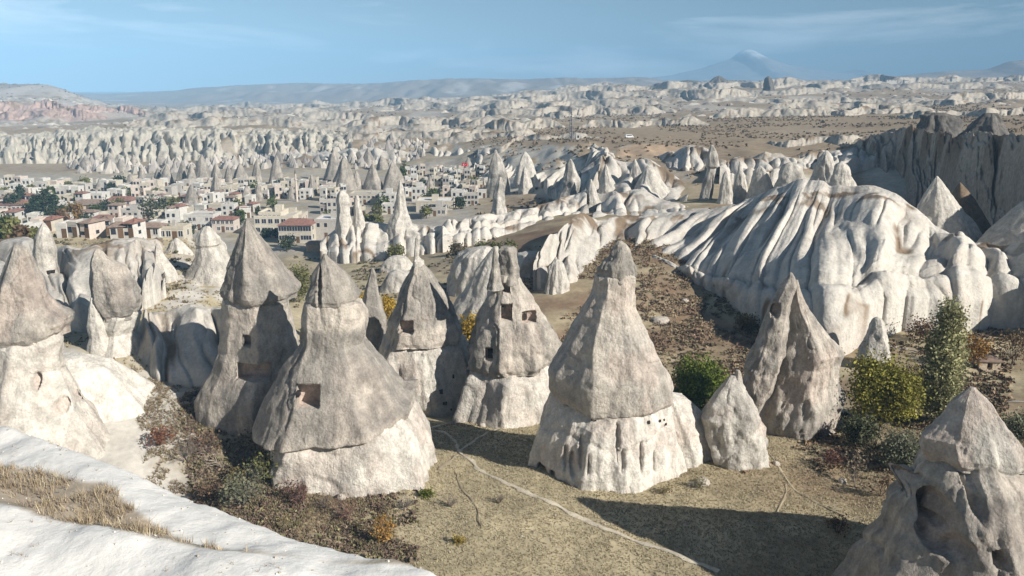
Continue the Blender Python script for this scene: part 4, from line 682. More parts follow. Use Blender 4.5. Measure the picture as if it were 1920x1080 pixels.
def gully(x, y):                                                                             # soil-filled gully between the two white swells
    a = x/y; n = .9*fbm(x/1.6, y/1.6, oct=4, seed=305)
    y0 = np.interp(a, [-1, -.704, -.63, -.557, -.485, -.383], [19.6, 19.6, 18.7, 18.0, 17.2, 16.7]); y1 = np.interp(a, [-1, -.704, -.63, -.557, -.52, -.485, -.383], [24.0, 23.2, 22.0, 21.0, 19.4, 18.2, 16.8])
    return sstep(-.25, .25, np.minimum((y-y0)/.5, (y1-y)/.8)+n*.5)
gm = gully(Xh, Yh)[..., None]; ch = ch*(1-gm*.9)+np.array((.36, .29, .205))*gm*.9
sp = sstep(.42, .6, fbm(Xh/.6, Yh/.6, oct=3, seed=306))[..., None]*.35; ch = ch*(1-sp)+np.array((.5, .46, .4))*sp
hill = tag(mk('white_hillside', np.stack([Xh, Yh, Zh], -1).reshape(-1, 3), gridF(210, 300), M_HILL, ch.reshape(-1, 3)), kind='structure')

# ------------------------------------------------------------------ footpaths
def path(pts, width, col=(.55, .48, .37), lift=.11):
    W = [hit(u, v) for u, v in pts]; P = np.array([(w[0], w[1]) for w in W]); s = np.r_[0, np.cumsum(np.hypot(*np.diff(P, axis=0).T))]
    n = max(8, int(s[-1]/.4)); t = np.linspace(0, 1, n); q = np.stack([np.interp(t*s[-1], s, P[:, 0]), np.interp(t*s[-1], s, P[:, 1])], 1)
    k = min(9, n//3*2-1) if n > 12 else 1; q = np.stack([np.convolve(np.pad(q[:, i], k//2, 'edge'), np.ones(k)/k, 'valid') for i in (0, 1)], 1)
    q[:, 0] += .5*fbm(t*s[-1]/5, t*0+pts[0][0], oct=3, seed=7); d = np.gradient(q, axis=0); d /= np.linalg.norm(d, axis=1)[:, None]+1e-9; nn = np.stack([-d[:, 1], d[:, 0]], 1)
    rows = []
    for f in (-1, -.5, 0, .5, 1):
        w = .66*width*(.8+.9*fbm(t*s[-1]/1.4, t*0+f*9, oct=3, seed=11)); p = q+nn*(f*w)[:, None]; rows.append(np.c_[p, G(p[:, 0], p[:, 1])+lift*(1-.6*abs(f))])
    V = np.array(rows); C = np.array(col)*(1+.15*fbm(V[..., 0], V[..., 1], oct=3, seed=12)[..., None])
    return tag(mk('path', V.reshape(-1, 3), gridF(5, n), M_PATH, C.reshape(-1, 3)), kind='structure')
path([(780,808),(835,808),(853,828),(864,850),(900,882),(980,921),(1080,966),(1180,1011),(1280,1046),(1350,1076)], .55)
path([(864,850),(882,832),(905,814),(960,792),(1030,788)], .5)
path([(780,812),(820,800),(852,794),(905,796),(960,796)], .45)
path([(842,795),(880,772),(920,757),(955,772),(985,786)], .4)
path([(864,852),(842,868),(815,885)], .7, (.36, .30, .21))
path([(848,880),(862,905),(885,950),(906,990)], .28, (.30, .245, .165))
path([(316,741),(335,770),(350,800),(372,825)], .6, (.50, .45, .37))
path([(316,741),(360,735),(400,728)], .5, (.50, .45, .37))
path([(1440,848),(1462,880),(1480,912),(1540,950),(1600,985)], .3, (.37, .31, .21))
path([(1590,640),(1650,648),(1700,655),(1760,665)], 1.3, (.40, .36, .30))
path([(1760,735),(1830,745),(1900,753),(1990,762)], 1.3, (.40, .36, .30))
path([(1470,905),(1475,935),(1455,970)], .25, (.35, .29, .2))

# ------------------------------------------------------------------ leaves, twigs, grass
def leaves(P, size, C, r, up=.0):
    n = len(P); a = r.normal(size=(n, 3)); a /= np.linalg.norm(a, axis=1)[:, None]; b = r.normal(size=(n, 3)); b -= a*(a*b).sum(1)[:, None]; b /= np.linalg.norm(b, axis=1)[:, None]
    s = (size*(.6+.8*r.random(n)))[:, None]; a, b = a*s, b*s*.7
    V = np.stack([P-a, P-b*.9+a*.1, P+a, P+b*.9], 1).reshape(-1, 3); return V, np.arange(4*n).reshape(-1, 4), np.repeat(C, 4, 0)
def tube(p, q, r0, r1, k=5):
    p, q = np.asarray(p, float), np.asarray(q, float); d = q-p; d = d/(np.linalg.norm(d)+1e-9); a = np.cross(d, (0.3, .9, .2)); a /= np.linalg.norm(a); b = np.cross(d, a)
    th = np.linspace(0, 2*math.pi, k, endpoint=False); ring = np.cos(th)[:, None]*a+np.sin(th)[:, None]*b
    i = np.arange(k); return np.vstack([p+ring*r0, q+ring*r1]), np.stack([i, (i+1) % k, k+(i+1) % k, k+i], 1)
class Bag:
    def __init__(s): s.V, s.F, s.C, s.n = [], [], [], 0
    def add(s, V, F, C):
        C = np.broadcast_to(C, (len(V), 3)); s.V.append(V); s.F.append(F+s.n); s.C.append(C); s.n += len(V)
    def mesh(s, name, mat, parent=None, smooth=False): return mk(name, np.vstack(s.V), np.vstack(s.F), mat, np.vstack(s.C), parent, smooth)
def branches(bag, p, d, L, r, depth, rr, col, spread=.6, droop=0., tips=None, k=5):
    d = np.asarray(d, float); d /= np.linalg.norm(d); q = np.asarray(p)+d*L; m = np.asarray(p)+d*L*.5+rr.normal(size=3)*L*.05
    V, F = tube(p, m, r, r*.8, k); bag.add(V, F, col); V, F = tube(m, q, r*.8, r*.6, k); bag.add(V, F, col)
    if depth == 0:
        if tips is not None: tips.append(q)
        return
    for _ in range(rr.integers(2, 4)+(depth > 2)):
        nd = d+rr.normal(size=3)*spread; nd[2] += .15-droop; f = .35+.65*rr.random()
        branches(bag, np.asarray(p)+d*L*f, nd, L*(.55+.25*rr.random()), r*.55, depth-1, rr, col, spread, droop, tips, max(3, k-1))
def make_tree(name, label, cat_, loc, h, w, col, seed, kind='round', n=2600, group=None, leaf=.2, trunk=.14, bare=0.0, gaps=1.0, col2=None):
    r = np.random.default_rng(seed); t = tag(empty(name, loc), label, cat_, group); bag = Bag(); bark = np.array((.20, .165, .13))
    col = np.asarray(col); col2 = np.asarray(col2) if col2 is not None else col*1.5
    if kind == 'poplar':
        V, F = tube((0, 0, -.4), (0, 0, h*.9), trunk, .03, 7); bag.add(V, F, bark)
        nc = 150; zc = .10+.89*r.random(nc)**.9; an = r.random(nc)*6.283; rad = (w*.36)*np.clip(np.minimum(zc*3+.25, (1-zc)*2.6+.1), 0, 1)*np.sqrt(r.random(nc))
        cen = np.stack([rad*np.cos(an), rad*np.sin(an), zc*h], 1); cs = np.stack([np.full(nc, w*.12)]*2+[np.full(nc, h*.06)], 1)
        for c in cen[::2]:
            V, F = tube((0, 0, max(.1, c[2]-h*.16)), c, .035, .012, 4); bag.add(V, F, bark)
    else:
        tips = []; lean = r.normal(size=2)*.08
        for _ in range(3 if kind == 'bush' else 1): branches(bag, (0, 0, -.3), (lean[0]+(r.normal()*.35 if kind == 'bush' else 0), lean[1]+(r.normal()*.35 if kind == 'bush' else 0), 1), h*(.34 if kind == 'bush' else .42), trunk, 2, r, bark, .55, 0, tips)
        nc = int(70*gaps); u = r.normal(size=(nc, 3)); u /= np.linalg.norm(u, axis=1)[:, None]; rad = (.45+.6*r.random(nc))[:, None]
        lo = .12 if kind == 'bush' else .26
        cen = u*rad*np.array((w*.42, w*.42, h*(1-lo)*.46))+np.array((0, 0, h*(lo+(1-lo)*.5))); cen[:, 2] = np.maximum(cen[:, 2], h*lo*.6)
        cs = np.full((nc, 3), w*.105)*(.6+.8*r.random((nc, 1)))
        for c in cen[::2]:
            V, F = tube((0, 0, h*.25), c, .04, .01, 4); bag.add(V, F, bark)
    bag.mesh('trunk', M_TWIG, t, True)
    k = r.integers(0, len(cen), n); P = cen[k]+r.normal(size=(n, 3))*cs[k]; tone = (.55+.75*r.random(len(cen)))[k]*(.8+.4*r.random(n)); mixw = (r.random(len(cen))**1.5)[k][:, None]
    C = (col*(1-mixw)+col2*mixw)*tone[:, None]; V, F, C = leaves(P, leaf, C, r); mk('crown', V, F, M_LEAF, C, t, False)
    return t
def make_bare(name, label, cat_, loc, h, seed, col=(.20, .155, .125), n=7, depth=3, group=None, leafcol=None, nleaf=0, spread=.55):
    r = np.random.default_rng(seed); t = tag(empty(name, loc), label, cat_, group); bag = Bag(); tips = []
    for i in range(n):
        a = r.random()*6.283; branches(bag, (0, 0, -.15), (.55*math.cos(a), .55*math.sin(a), 1), h*(.35+.2*r.random()), .02*h**.5+.008, depth, r, np.array(col)*(.8+.5*r.random()), spread, 0, tips, 4)
    bag.mesh('twigs', M_TWIG, t)
    if nleaf:
        tp = np.array(tips); P = tp[r.integers(0, len(tp), nleaf)]+r.normal(size=(nleaf, 3))*.16*h**.5; V, F, C = leaves(P, .09*h**.35, np.array(leafcol)*(.6+.8*r.random((nleaf, 1))), r); mk('leaves', V, F, M_LEAF, C, t, False)
    return t
GRN, YGR, OLV, YEL, ORA, SAGE, DGR = (.09,.115,.035), (.22,.215,.05), (.15,.15,.055), (.42,.28,.04), (.40,.21,.05), (.20,.205,.135), (.045,.062,.03)
def tree_px(u, vb, hp, wp, label, name='tree', kind='round', col=GRN, seed=0, y=None, cat_='tree', **kw):
    x, yy, z = hit(u, vb) if y is None else (float(AU(u, vb)*y), y, GZ(AU(u, vb)*y, y))
    return make_tree(name, label, cat_, (x, yy, z-.1), hp/FPX*yy*1.03, wp/FPX*yy, col, seed or int(u*3+vb), kind, **kw)
tree_px(1755, 792, 228, 84, 'tall pale green poplar at the right', 'poplar_tree', 'poplar', (.29,.285,.14), n=15000, leaf=.2, col2=(.40,.38,.21))
tree_px(1648, 806, 140, 142, 'round yellow-green tree left of the poplar', 'broadleaf_tree', 'round', YGR, n=12000, leaf=.19, col2=(.38,.33,.06))
tree_px(1305, 758, 88, 104, 'round green tree between the tallest chimney and the split crag', 'broadleaf_tree', 'bush', (.10,.14,.03), n=9000, leaf=.19, col2=(.2,.24,.03))
tree_px(1688, 880, 74, 92, 'grey-green bush in front of the yellow-green tree', 'leafy_bush', 'bush', SAGE, n=5000, leaf=.15, cat_='bush', col2=(.2,.21,.14))
tree_px(1608, 838, 60, 70, 'dark green bush at the foot of the split crag', 'leafy_bush', 'bush', (.08,.085,.045), n=4000, leaf=.15, cat_='bush')
tree_px(1910, 850, 66, 80, 'sage green bush behind the tilted cap at the right edge', 'leafy_bush', 'bush', SAGE, n=4000, leaf=.15, cat_='bush', y=92)
tree_px(1826, 690, 62, 60, 'orange autumn tree beside the little stone hut', 'autumn_tree', 'round', ORA, n=900, leaf=.2, gaps=.7, col2=(.22,.13,.05))
tree_px(1895, 690, 70, 76, 'thin brown tree right of the little stone hut', 'autumn_tree', 'round', (.17,.12,.07), n=800, leaf=.2, gaps=.7)
tree_px(1725, 640, 42, 60, 'dark bare tree behind the poplar', 'autumn_tree', 'round', (.13,.085,.05), n=800, leaf=.2, gaps=.7)
tree_px(885, 690, 104, 62, 'golden yellow tree between the finger-topped and twin-topped chimneys', 'autumn_tree', 'round', YEL, n=4500, leaf=.22, y=132, col2=(.4,.27,.04))
tree_px(726, 590, 62, 36, 'golden tree behind the slim dark spire, right', 'autumn_tree', 'round', YEL, n=1500, leaf=.2, y=152)
tree_px(674, 560, 44, 36, 'small golden tree behind the slim dark spire, left', 'autumn_tree', 'round', YEL, n=1200, leaf=.2, y=158)
tree_px(720, 1022, 66, 58, 'orange-leaved shrub on the slope at the bottom, left of centre', 'autumn_shrub', 'bush', ORA, n=800, leaf=.10, cat_='shrub', gaps=.6, col2=(.36,.22,.06), trunk=.06)
tree_px(742, 462, 30, 38, 'green bush on the face of the low knobbly ridge', 'leafy_bush', 'bush', OLV, n=900, leaf=.3, cat_='bush', y=224)
tree_px(560, 560, 70, 62, 'olive tree clump behind the hooded chimney', 'olive_tree', 'bush', OLV, n=1800, leaf=.25, y=172)
tree_px(1400, 620, 36, 44, 'yellowish bush on the brown slope left of the split crag', 'leafy_bush', 'bush', (.17,.13,.05), n=800, leaf=.2, cat_='bush')
for i, (u, vb, hp, wp, c, lb) in enumerate([(905,478,26,30,(.14,.14,.06),'pale green bush above the twin-topped chimney'),(930,476,22,26,OLV,'olive bush right of the pale green bush, centre'),(860,478,22,34,(.12,.10,.06),'dark brown bush left of the pale green bush, centre'),(955,470,18,30,OLV,'low olive bush under the brown bank, centre'),
  (540,470,30,34,DGR,'dark tree before the cream hotel'),(600,446,20,24,DGR,'small dark conifer right of the cream hotel'),(484,408,22,10,DGR,'slim cypress at the corner of the cream hotel'),(470,524,34,30,(.10,.09,.04),'tree in the gap behind the pointed grey chimney')]):
    tree_px(u, vb, hp, wp, lb, 'leafy_bush' if 'bush' in lb else 'garden_tree', 'bush', c, seed=900+i, n=600, leaf=.3, cat_='bush' if 'bush' in lb else 'tree')
# bare and half-bare shrubs on the near ground
SH = [(418,880,52,'pale bare tree among the brown shrubs, lower left',(.36,.31,.25),0,None),(350,868,44,'grey twiggy bush by the little path, lower left',(.26,.22,.18),0,None),(300,836,34,'rust-coloured bush at the foot of the white slope, left',(.17,.09,.06),250,(.20,.09,.05)),
 (385,856,46,'dark leafless bush right of the grey twiggy one, left',(.16,.12,.10),120,(.17,.11,.07)),(455,950,62,'grey-green twiggy bush at the edge of the white hillside',(.22,.21,.17),420,(.16,.16,.10)),(505,900,46,'mossy bush left of the broad chimney foot',(.17,.15,.09),260,(.15,.15,.05)),
 (400,940,40,'brown bush above the white hillside edge',(.18,.13,.10),150,(.17,.11,.07)),(560,945,40,'dull red bush below the broad chimney, left',(.17,.11,.09),160,(.16,.09,.07)),(648,975,40,'reddish bare bush below the broad chimney',(.18,.115,.095),60,(.18,.10,.07)),(610,955,34,'brown bare bush left of the reddish one',(.18,.14,.11),0,None),
 (760,955,30,'grey bare bush at the right foot of the broad chimney',(.24,.21,.18),0,None),(845,950,26,'low grey bush by the faint track',(.24,.20,.16),0,None),(935,945,22,'small thorn bush alone in the meadow, left',(.20,.16,.12),0,None),(800,935,18,'bright green low bush at the right foot of the broad chimney',(.12,.13,.04),240,(.13,.15,.02)),
 (862,1018,14,'small golden bush in the meadow at the bottom',(.22,.17,.08),140,(.33,.24,.05)),(515,860,34,'dark bush against the left foot of the broad chimney',(.13,.11,.08),160,(.13,.12,.04)),(1480,812,26,'red-brown bush at the foot of the split crag, left',(.17,.09,.06),240,(.17,.08,.05)),(1530,822,24,'red-brown bush at the foot of the split crag, right',(.17,.10,.07),160,(.17,.09,.06)),
 (1602,915,58,'bare thorn tree left of the cave-riddled rock',(.20,.16,.13),90,(.25,.20,.14)),(1650,930,50,'dry bush between the thorn tree and the cave-riddled rock',(.20,.15,.12),140,(.19,.14,.09)),(1560,880,34,'dark red bush behind the thorn tree',(.16,.10,.08),140,(.16,.08,.06)),(1570,1000,30,'dark bush beside the shadow, right',(.14,.10,.07),140,(.15,.10,.06)),
 (1245,925,16,'tuft of weeds at the foot of the tallest chimney',(.22,.18,.11),60,(.24,.2,.1)),(1310,915,22,'grey weeds at the foot of the pale buttress',(.22,.19,.13),60,(.2,.18,.1)),(490,830,36,'shaded bush between two chimneys, left',(.15,.11,.08),100,(.14,.11,.05)),(440,905,30,'olive-brown bush under the pale bare tree',(.18,.15,.09),140,(.2,.16,.06)),
 (690,900,20,'twiggy plant on the broad chimney foot, front',(.2,.16,.12),0,None),(585,905,30,'brown thicket against the broad chimney, front left',(.17,.13,.1),100,(.17,.12,.08)),(530,990,24,'straw-coloured bush at the bottom by the hillside',(.28,.23,.14),60,(.3,.24,.13)),(1640,870,40,'grey-brown thicket before the grey-green bush',(.2,.17,.13),140,(.17,.15,.09))]
for i, (u, v, hp, lb, c, nl, lc) in enumerate(SH):
    x, y, z = hit(u, v); make_bare('bare_tree' if ' tree' in lb else 'shrub', lb, 'tree' if ' tree' in lb else 'shrub', (x, y, z), hp/FPX*y*1.35, 500+i, c, 9 if ' tree' not in lb else 3, 3, 'shrubs on the valley floor', lc, int(nl*2.2))

# scrub of the brown slopes: an uncountable cover, one object
def scatter_scrub(name, n, ar, yr, sizes, cols, per, leaf, seed, dens=None, spread=.5):
    r = np.random.default_rng(seed); a = ar[0]+(ar[1]-ar[0])*r.random(n*3); y = np.sqrt(yr[0]**2+(yr[1]**2-yr[0]**2)*r.random(n*3)); x = a*y
    k = np.ones(len(x), bool) if dens is None else r.random(len(x)) < dens(a, x, y)
    x, y = x[k][:n], y[k][:n]; n = len(x); z = G(x, y); s = sizes[0]+(sizes[1]-sizes[0])*r.random(n)**2
    u = r.normal(size=(n, per, 3)); u /= np.linalg.norm(u, axis=2)[..., None]; u *= (r.random((n, per, 1))**.4); u[..., 2] = np.abs(u[..., 2])*.8
    P = np.stack([x, y, z], 1)[:, None]+u*s[:, None, None]; ci = r.integers(0, len(cols), n); C = np.array(cols)[ci]*(.65+.7*r.random((n, 1)))
    C = np.repeat(C, per, 0)*(.8+.4*r.random((n*per, 1))); V, F, C = leaves(P.reshape(-1, 3), leaf, C, r)
    return tag(mk(name, V, F, M_TWIG, C, None, False), None, None, None, 'stuff')
nd = lambda sc, th, sd: (lambda a, x, y: sstep(th-.15, th+.15, fbm(x/sc, y/sc, oct=3, seed=sd)))
o = scatter_scrub('scrub', 3600, (-.04, .36), (112, 205), (.35, 1.5), [(.25,.185,.12),(.28,.205,.135),(.21,.135,.09),(.30,.24,.145),(.19,.15,.10)], 22, .2, 61, nd(9, -.05, 71)); o['label'] = 'dry brown and rust-red scrub covering the slope behind the chimneys'
o = scatter_scrub('scrub', 1300, (-.62, -.02), (125, 238), (.3, 1.0), [(.15,.12,.08),(.2,.16,.1),(.13,.12,.06)], 16, .27, 62, nd(12, .1, 72)); o['label'] = 'sparse dry scrub on the shoulder and hollow before the town'
o = scatter_scrub('scrub', 2200, (.22, .66), (84, 165), (.3, 1.0), [(.20,.14,.095),(.24,.17,.105),(.15,.115,.08),(.21,.18,.11)], 15, .24, 63, nd(8, .05, 73)); o['label'] = 'brown thicket round the trees and under the great ridge at right'
o = scatter_scrub('scrub', 3000, (-.44, -.13), (64, 95), (.2, .75), [(.17,.13,.09),(.19,.14,.10),(.15,.10,.075),(.2,.18,.09)], 15, .155, 64, nd(6, -.12, 74)); o['label'] = 'brown thicket between the white hillside and the broad chimney'
# plateau scrub, small dark dots
o = scatter_scrub('plateau_scrub', 5000, (-.05, .75), (300, 900), (.3, 1.2), [(.22,.17,.12),(.25,.195,.135),(.19,.155,.105)], 6, .75, 65, nd(45, .08, 75)); o['label'] = 'dark dots of scrub over the brown plateau'
o = scatter_scrub('plateau_scrub', 2600, (-.72, .78), (600, 2400), (1.2, 3.0), [(.15,.13,.10),(.18,.15,.115)], 7, 1.3, 66, nd(110, .0, 76)); o['label'] = 'far scrub speckling the tuff country'
# meadow grass: tufts
def tufts(name, n, ar, yr, h, cols, seed, ground_f, dens=None, blades=4, wide=.05, label=None, mat=None, lean=.5, var=.5):
    r = np.random.default_rng(seed); a = ar[0]+(ar[1]-ar[0])*r.random(n); y = np.sqrt(yr[0]**2+(yr[1]**2-yr[0]**2)*r.random(n)); x = a*y
    if dens is not None: k = r.random(n) < dens(a, x, y); x, y = x[k], y[k]
    n = len(x); z = ground_f(x, y); hh = h[0]+(h[1]-h[0])*r.random((n, blades)); an = r.random((n, blades))*6.283; of = r.normal(size=(n, blades, 2))*hh.mean()*.25
    base = np.stack([x[:, None]+of[..., 0], y[:, None]+of[..., 1], np.repeat(z[:, None], blades, 1)-.03], -1); d = np.stack([np.cos(an), np.sin(an), 0*an], -1)*wide
    tip = base+np.stack([r.normal(size=(n, blades))*lean*hh, r.normal(size=(n, blades))*lean*hh, hh], -1)
    V = np.stack([base-d, base+d, tip], 2).reshape(-1, 3); C = np.array(cols)[r.integers(0, len(cols), n)]*(1-var/2+var*r.random((n, 1))); C = np.repeat(C, blades*3, 0)
    o = mk(name, V, np.arange(len(V)).reshape(-1, 3), mat or M_TWIG, C, None, False); tag(o, label, None, None, 'stuff'); return o
tufts('meadow_grass', 84000, (-.22, .60), (61, 106), (.08, .19), [(.40,.34,.22),(.375,.32,.205),(.42,.355,.235),(.35,.30,.185),(.37,.305,.195)], 81, G, lambda a, x, y: sstep(-.25, .2, fbm(x/1.1, y/1.1, oct=2, seed=77)+.6), 3, .06, 'straw-coloured meadow grass on the valley floor', var=.15)
tufts('thicket_grass', 26000, (-.50, -.16), (66, 100), (.12, .42), [(.25,.19,.12),(.21,.155,.10),(.29,.23,.14),(.19,.13,.09),(.24,.21,.11)], 85, G, lambda a, x, y: sstep(-.3, .2, fbm(x/1.6, y/1.6, oct=2, seed=87)+.1), 4, .05, 'rough brown grass between the left chimneys')
tufts('shoulder_grass', 9000, (-.62, -.30), (100, 200), (.15, .4), [(.28,.22,.13),(.24,.19,.11),(.32,.26,.15)], 82, G, nd(10, .05, 78), 3, .12, 'dry grass on the left shoulder')
tufts('hillside_grass', 13000, (-.92, -.33), (16.5, 25), (.07, .34), [(.42,.34,.22),(.36,.28,.18),(.30,.235,.16),(.48,.40,.27),(.24,.185,.14)], 83, HZ, lambda a, x, y: gully(x, y)*sstep(-.2, .35, fbm(x/.8, y/.8, oct=3, seed=79)+.1), 4, .010, 'long dry grass in the gully of the white hillside', lean=.3)
tufts('hillside_stubble', 500, (-.9, -.2), (11, 26), (.05, .16), [(.36,.28,.2),(.3,.24,.16)], 84, HZ, lambda a, x, y: sstep(.15, .35, fbm(x/2, y/2, oct=2, seed=80)), 5, .01, 'sparse dry stubble on the white hillside')

# grit and small stones lying on the white hillside
def pebbles(name, n, ar, yr, size, cols, seed, gf, label):
    r = np.random.default_rng(seed); a = ar[0]+(ar[1]-ar[0])*r.random(n); y = yr[0]+(yr[1]-yr[0])*r.random(n); x = a*y; z = gf(x, y); s = size[0]+(size[1]-size[0])*r.random(n)**4
    d = np.array([(1, 0, 0), (0, 1, 0), (-1, 0, 0), (0, -1, 0), (0, 0, .8), (0, 0, -.8)], float); f = np.array([(0, 1, 4), (1, 2, 4), (2, 3, 4), (3, 0, 4), (1, 0, 5), (2, 1, 5), (3, 2, 5), (0, 3, 5)])
    V = np.stack([x, y, z+s*.2], 1)[:, None]+d[None]*s[:, None, None]*(.6+.7*r.random((n, 6, 1))); F = (f[None]+(np.arange(n)*6)[:, None, None]).reshape(-1, 3); C = np.repeat(np.array(cols)[r.integers(0, len(cols), n)], 6, 0)
    return tag(mk(name, V.reshape(-1, 3), F, M_HILL, C, None, False), label, None, None, 'stuff')
pebbles('grit', 2200, (-.95, 0), (11, 30), (.008, .05), [(.5,.46,.4),(.40,.35,.29),(.33,.28,.22),(.6,.57,.5)], 401, HZ, 'loose grit and small stones on the white hillside')
pebbles('grit', 900, (-.3, .5), (62, 112), (.03, .2), [(.36,.31,.24),(.3,.26,.2),(.42,.37,.3)], 402, G, 'small pale stones scattered over the valley floor')

# loose blocks at the feet of the rocks
for i, (u, v, w, h, lb) in enumerate([(1318,908,26,12,'pale fallen block at the foot of the buttress'), (1296,912,14,8,'small fallen block beside the pale one, buttress foot'), (1512,812,22,8,'flat white stone at the foot of the split crag'), (1238,604,34,9,'pale rock slab half way up the brown slope'), (1285,566,14,6,'small grey stone higher up the brown slope'), (640,936,18,9,'block lying below the broad chimney, front'), (905,800,12,6,'stone where the footpaths meet'), (1455,872,14,7,'stone right of the small forked cone'), (1580,905,16,8,'stone near the thorn tree')]):
    x, y, z = hit(u, v); o = rock('boulder', [(v-h*1.0, u-w*.25, u+w*.2), (v-h*.7, u-w*.42, u+w*.4), (v-h*.2, u-w*.5, u+w*.5), (v, u-w*.5, u+w*.48)], y, ns=26, nz=18, seed=830+i, rough=.16, lich=.3, facet=1.2, bottom=.6, base=C_CREAM)
    rebase(o, (x, y, z)); tag(o, lb, 'boulder', 'fallen blocks')
# ------------------------------------------------------------------ the town
def boxVF(x0, x1, y0, y1, z0, z1):
    V = np.array([(x, y, z) for z in (z0, z1) for x, y in ((x0, y0), (x1, y0), (x1, y1), (x0, y1))], float)
    return V, np.array([(0, 1, 5, 4), (1, 2, 6, 5), (2, 3, 7, 6), (3, 0, 4, 7), (4, 5, 6, 7), (3, 2, 1, 0)])
def boxes(name, lst, mat, parent=None):
    V, F, n = [], [], 0
    for b in lst: v, f = boxVF(*b); V.append(v); F.append(f+n); n += 8
    return mk(name, np.vstack(V), np.vstack(F), mat, None, parent, False)
WALLS = {'cream': flat_mat('cream_stone', (.46, .415, .335)), 'white': flat_mat('whitewash', (.52, .50, .455)), 'grey': flat_mat('grey_stone', (.40, .375, .335)), 'pink': flat_mat('pink_render', (.52, .45, .385)), 'yellow': flat_mat('yellow_stone', (.56, .505, .40)), 'stone': flat_mat('brown_stone', (.42, .34, .25), amp=.3, scale=3)}
ROOFS = {'red': flat_mat('red_tiles', (.25, .135, .105), amp=.3), 'brown': flat_mat('brown_tiles', (.26, .19, .15), amp=.3), 'flat': flat_mat('flat_roof', (.45, .42, .38)), 'dark': flat_mat('dark_roof', (.14, .13, .125)), 'white': flat_mat('roof_screed', (.66, .65, .63))}
M_GLASS = flat_mat('window_glass', (.03, .035, .045), rough=.2); M_FRAME = flat_mat('window_frame', (.55, .53, .5)); M_WOOD = flat_mat('door_wood', (.13, .08, .05)); M_RED = flat_mat('flag_red', (.50, .012, .022), amp=.05); M_WHT = flat_mat('flag_white', (.8, .8, .8), amp=.02); M_STEEL = flat_mat('mast_steel', (.22, .22, .23)); M_AWN = flat_mat('awning_canvas', (.70, .69, .66))
_win = {}
def win_mesh(w, h, arch):
    k = (round(w, 1), round(h, 1), arch)
    if k not in _win:
        o = boxes('window', [(-w/2, w/2, -.02, .12, 0, h)], M_GLASS); me = o.data; bpy.data.objects.remove(o)
        f = boxes('frame', [(-w/2-.12, w/2+.12, -.10, .1, -.16, 0), (-w/2-.12, w/2+.12, -.08, .1, h, h+.16), (-w/2-.12, -w/2, -.06, .1, 0, h), (w/2, w/2+.12, -.06, .1, 0, h), (-.04, .04, -.05, .1, 0, h)], M_FRAME); mf = f.data; bpy.data.objects.remove(f)
        _win[k] = (me, mf)
    return _win[k]
def add_window(t, x, y, z, w, h, rz=0.0, frame=True):
    me, mf = win_mesh(w, h, False); o = bpy.data.objects.new('window', me); COL.objects.link(o); o.parent = t; o.location = (x, y, z); o.rotation_euler = (0, 0, rz)
    if frame: q = bpy.data.objects.new('frame', mf); COL.objects.link(q); q.parent = o
    return o
def house(label, loc, w, d, h, storeys, ncol, wall='cream', roof='flat', rz=0.0, seed=0, name='house', cat_='house', group='houses of the town', blocks=(), frame=False, door=True, winw=1.0, winh=1.35):
    r = random.Random(seed); t = tag(empty(name, loc, rz), label, cat_, group); W, D = w/2, d
    boxes('wall', [(-W, W, 0, D, -4, h)], WALLS[wall], t)
    if roof in ('red', 'brown') :
        z = h; e = .5; hh = min(2.2, d*.16); V = [(-W-e, -e, z), (W+e, -e, z), (W+e, D+e, z), (-W-e, D+e, z), (-W+d*.25, D/2, z+hh), (W-d*.25, D/2, z+hh)]
        me = bpy.data.meshes.new('roof'); me.from_pydata(V, [], [(0, 1, 5, 4), (1, 2, 5), (2, 3, 4, 5), (3, 0, 4), (3, 2, 1, 0)]); me.materials.append(ROOFS[roof]); o = bpy.data.objects.new('roof', me); COL.objects.link(o); o.parent = t
    else:
        boxes('roof', [(-W+.3, W-.3, .3, D-.3, h-.1, h+.12)], ROOFS[roof if roof in ROOFS else 'flat'], t)
        boxes('parapet', [(-W-.06, W+.06, -.06, .3, h, h+.75), (-W-.06, W+.06, D-.3, D+.06, h, h+.75), (-W-.06, -W+.3, .3, D-.3, h, h+.75), (W-.3, W+.06, .3, D-.3, h, h+.75)], WALLS[wall], t)
        if w > 6 and r.random() < .7: bx = r.uniform(-W+1.5, W-3); boxes('roof_hut', [(bx, bx+2.6, D*.45, D*.45+2.4, h+.12, h+2.5)], WALLS[wall], t)
        elif w > 5: bx = r.uniform(-W+1.2, W-1.4); boxes('chimney', [(bx, bx+.7, D*.5, D*.5+.7, h+.1, h+1.7)], WALLS['grey'], t)
    sh = h/storeys
    for s in range(storeys):
        for c in range(ncol):
            x = -W+w*(c+.5)/ncol
            if s == 0 and door and c == ncol//2 and ncol > 1:
                o = boxes('door', [(-.55, .55, -.05, .1, 0, 2.15)], M_WOOD, t); o.location = (x, 0, .05); continue
            if r.random() < .12: continue
            add_window(t, x, 0, s*sh+sh*.36, winw, min(winh, sh*.5), frame=frame)
    nd_ = max(1, int(d/4))
    for s in range(storeys):
        for c in range(nd_):
            if r.random() < .35: continue
            add_window(t, W, D*(c+.5)/nd_, s*sh+sh*.36, winw, min(winh, sh*.5), math.pi/2, frame=frame)
    for (x0, x1, y0, y1, z0, z1, wl) in blocks: boxes('wing', [(x0, x1, y0, y1, z0, z1)], WALLS[wl], t)
    return t
def ty(v): return (CAMZ+8)/float(T(v))
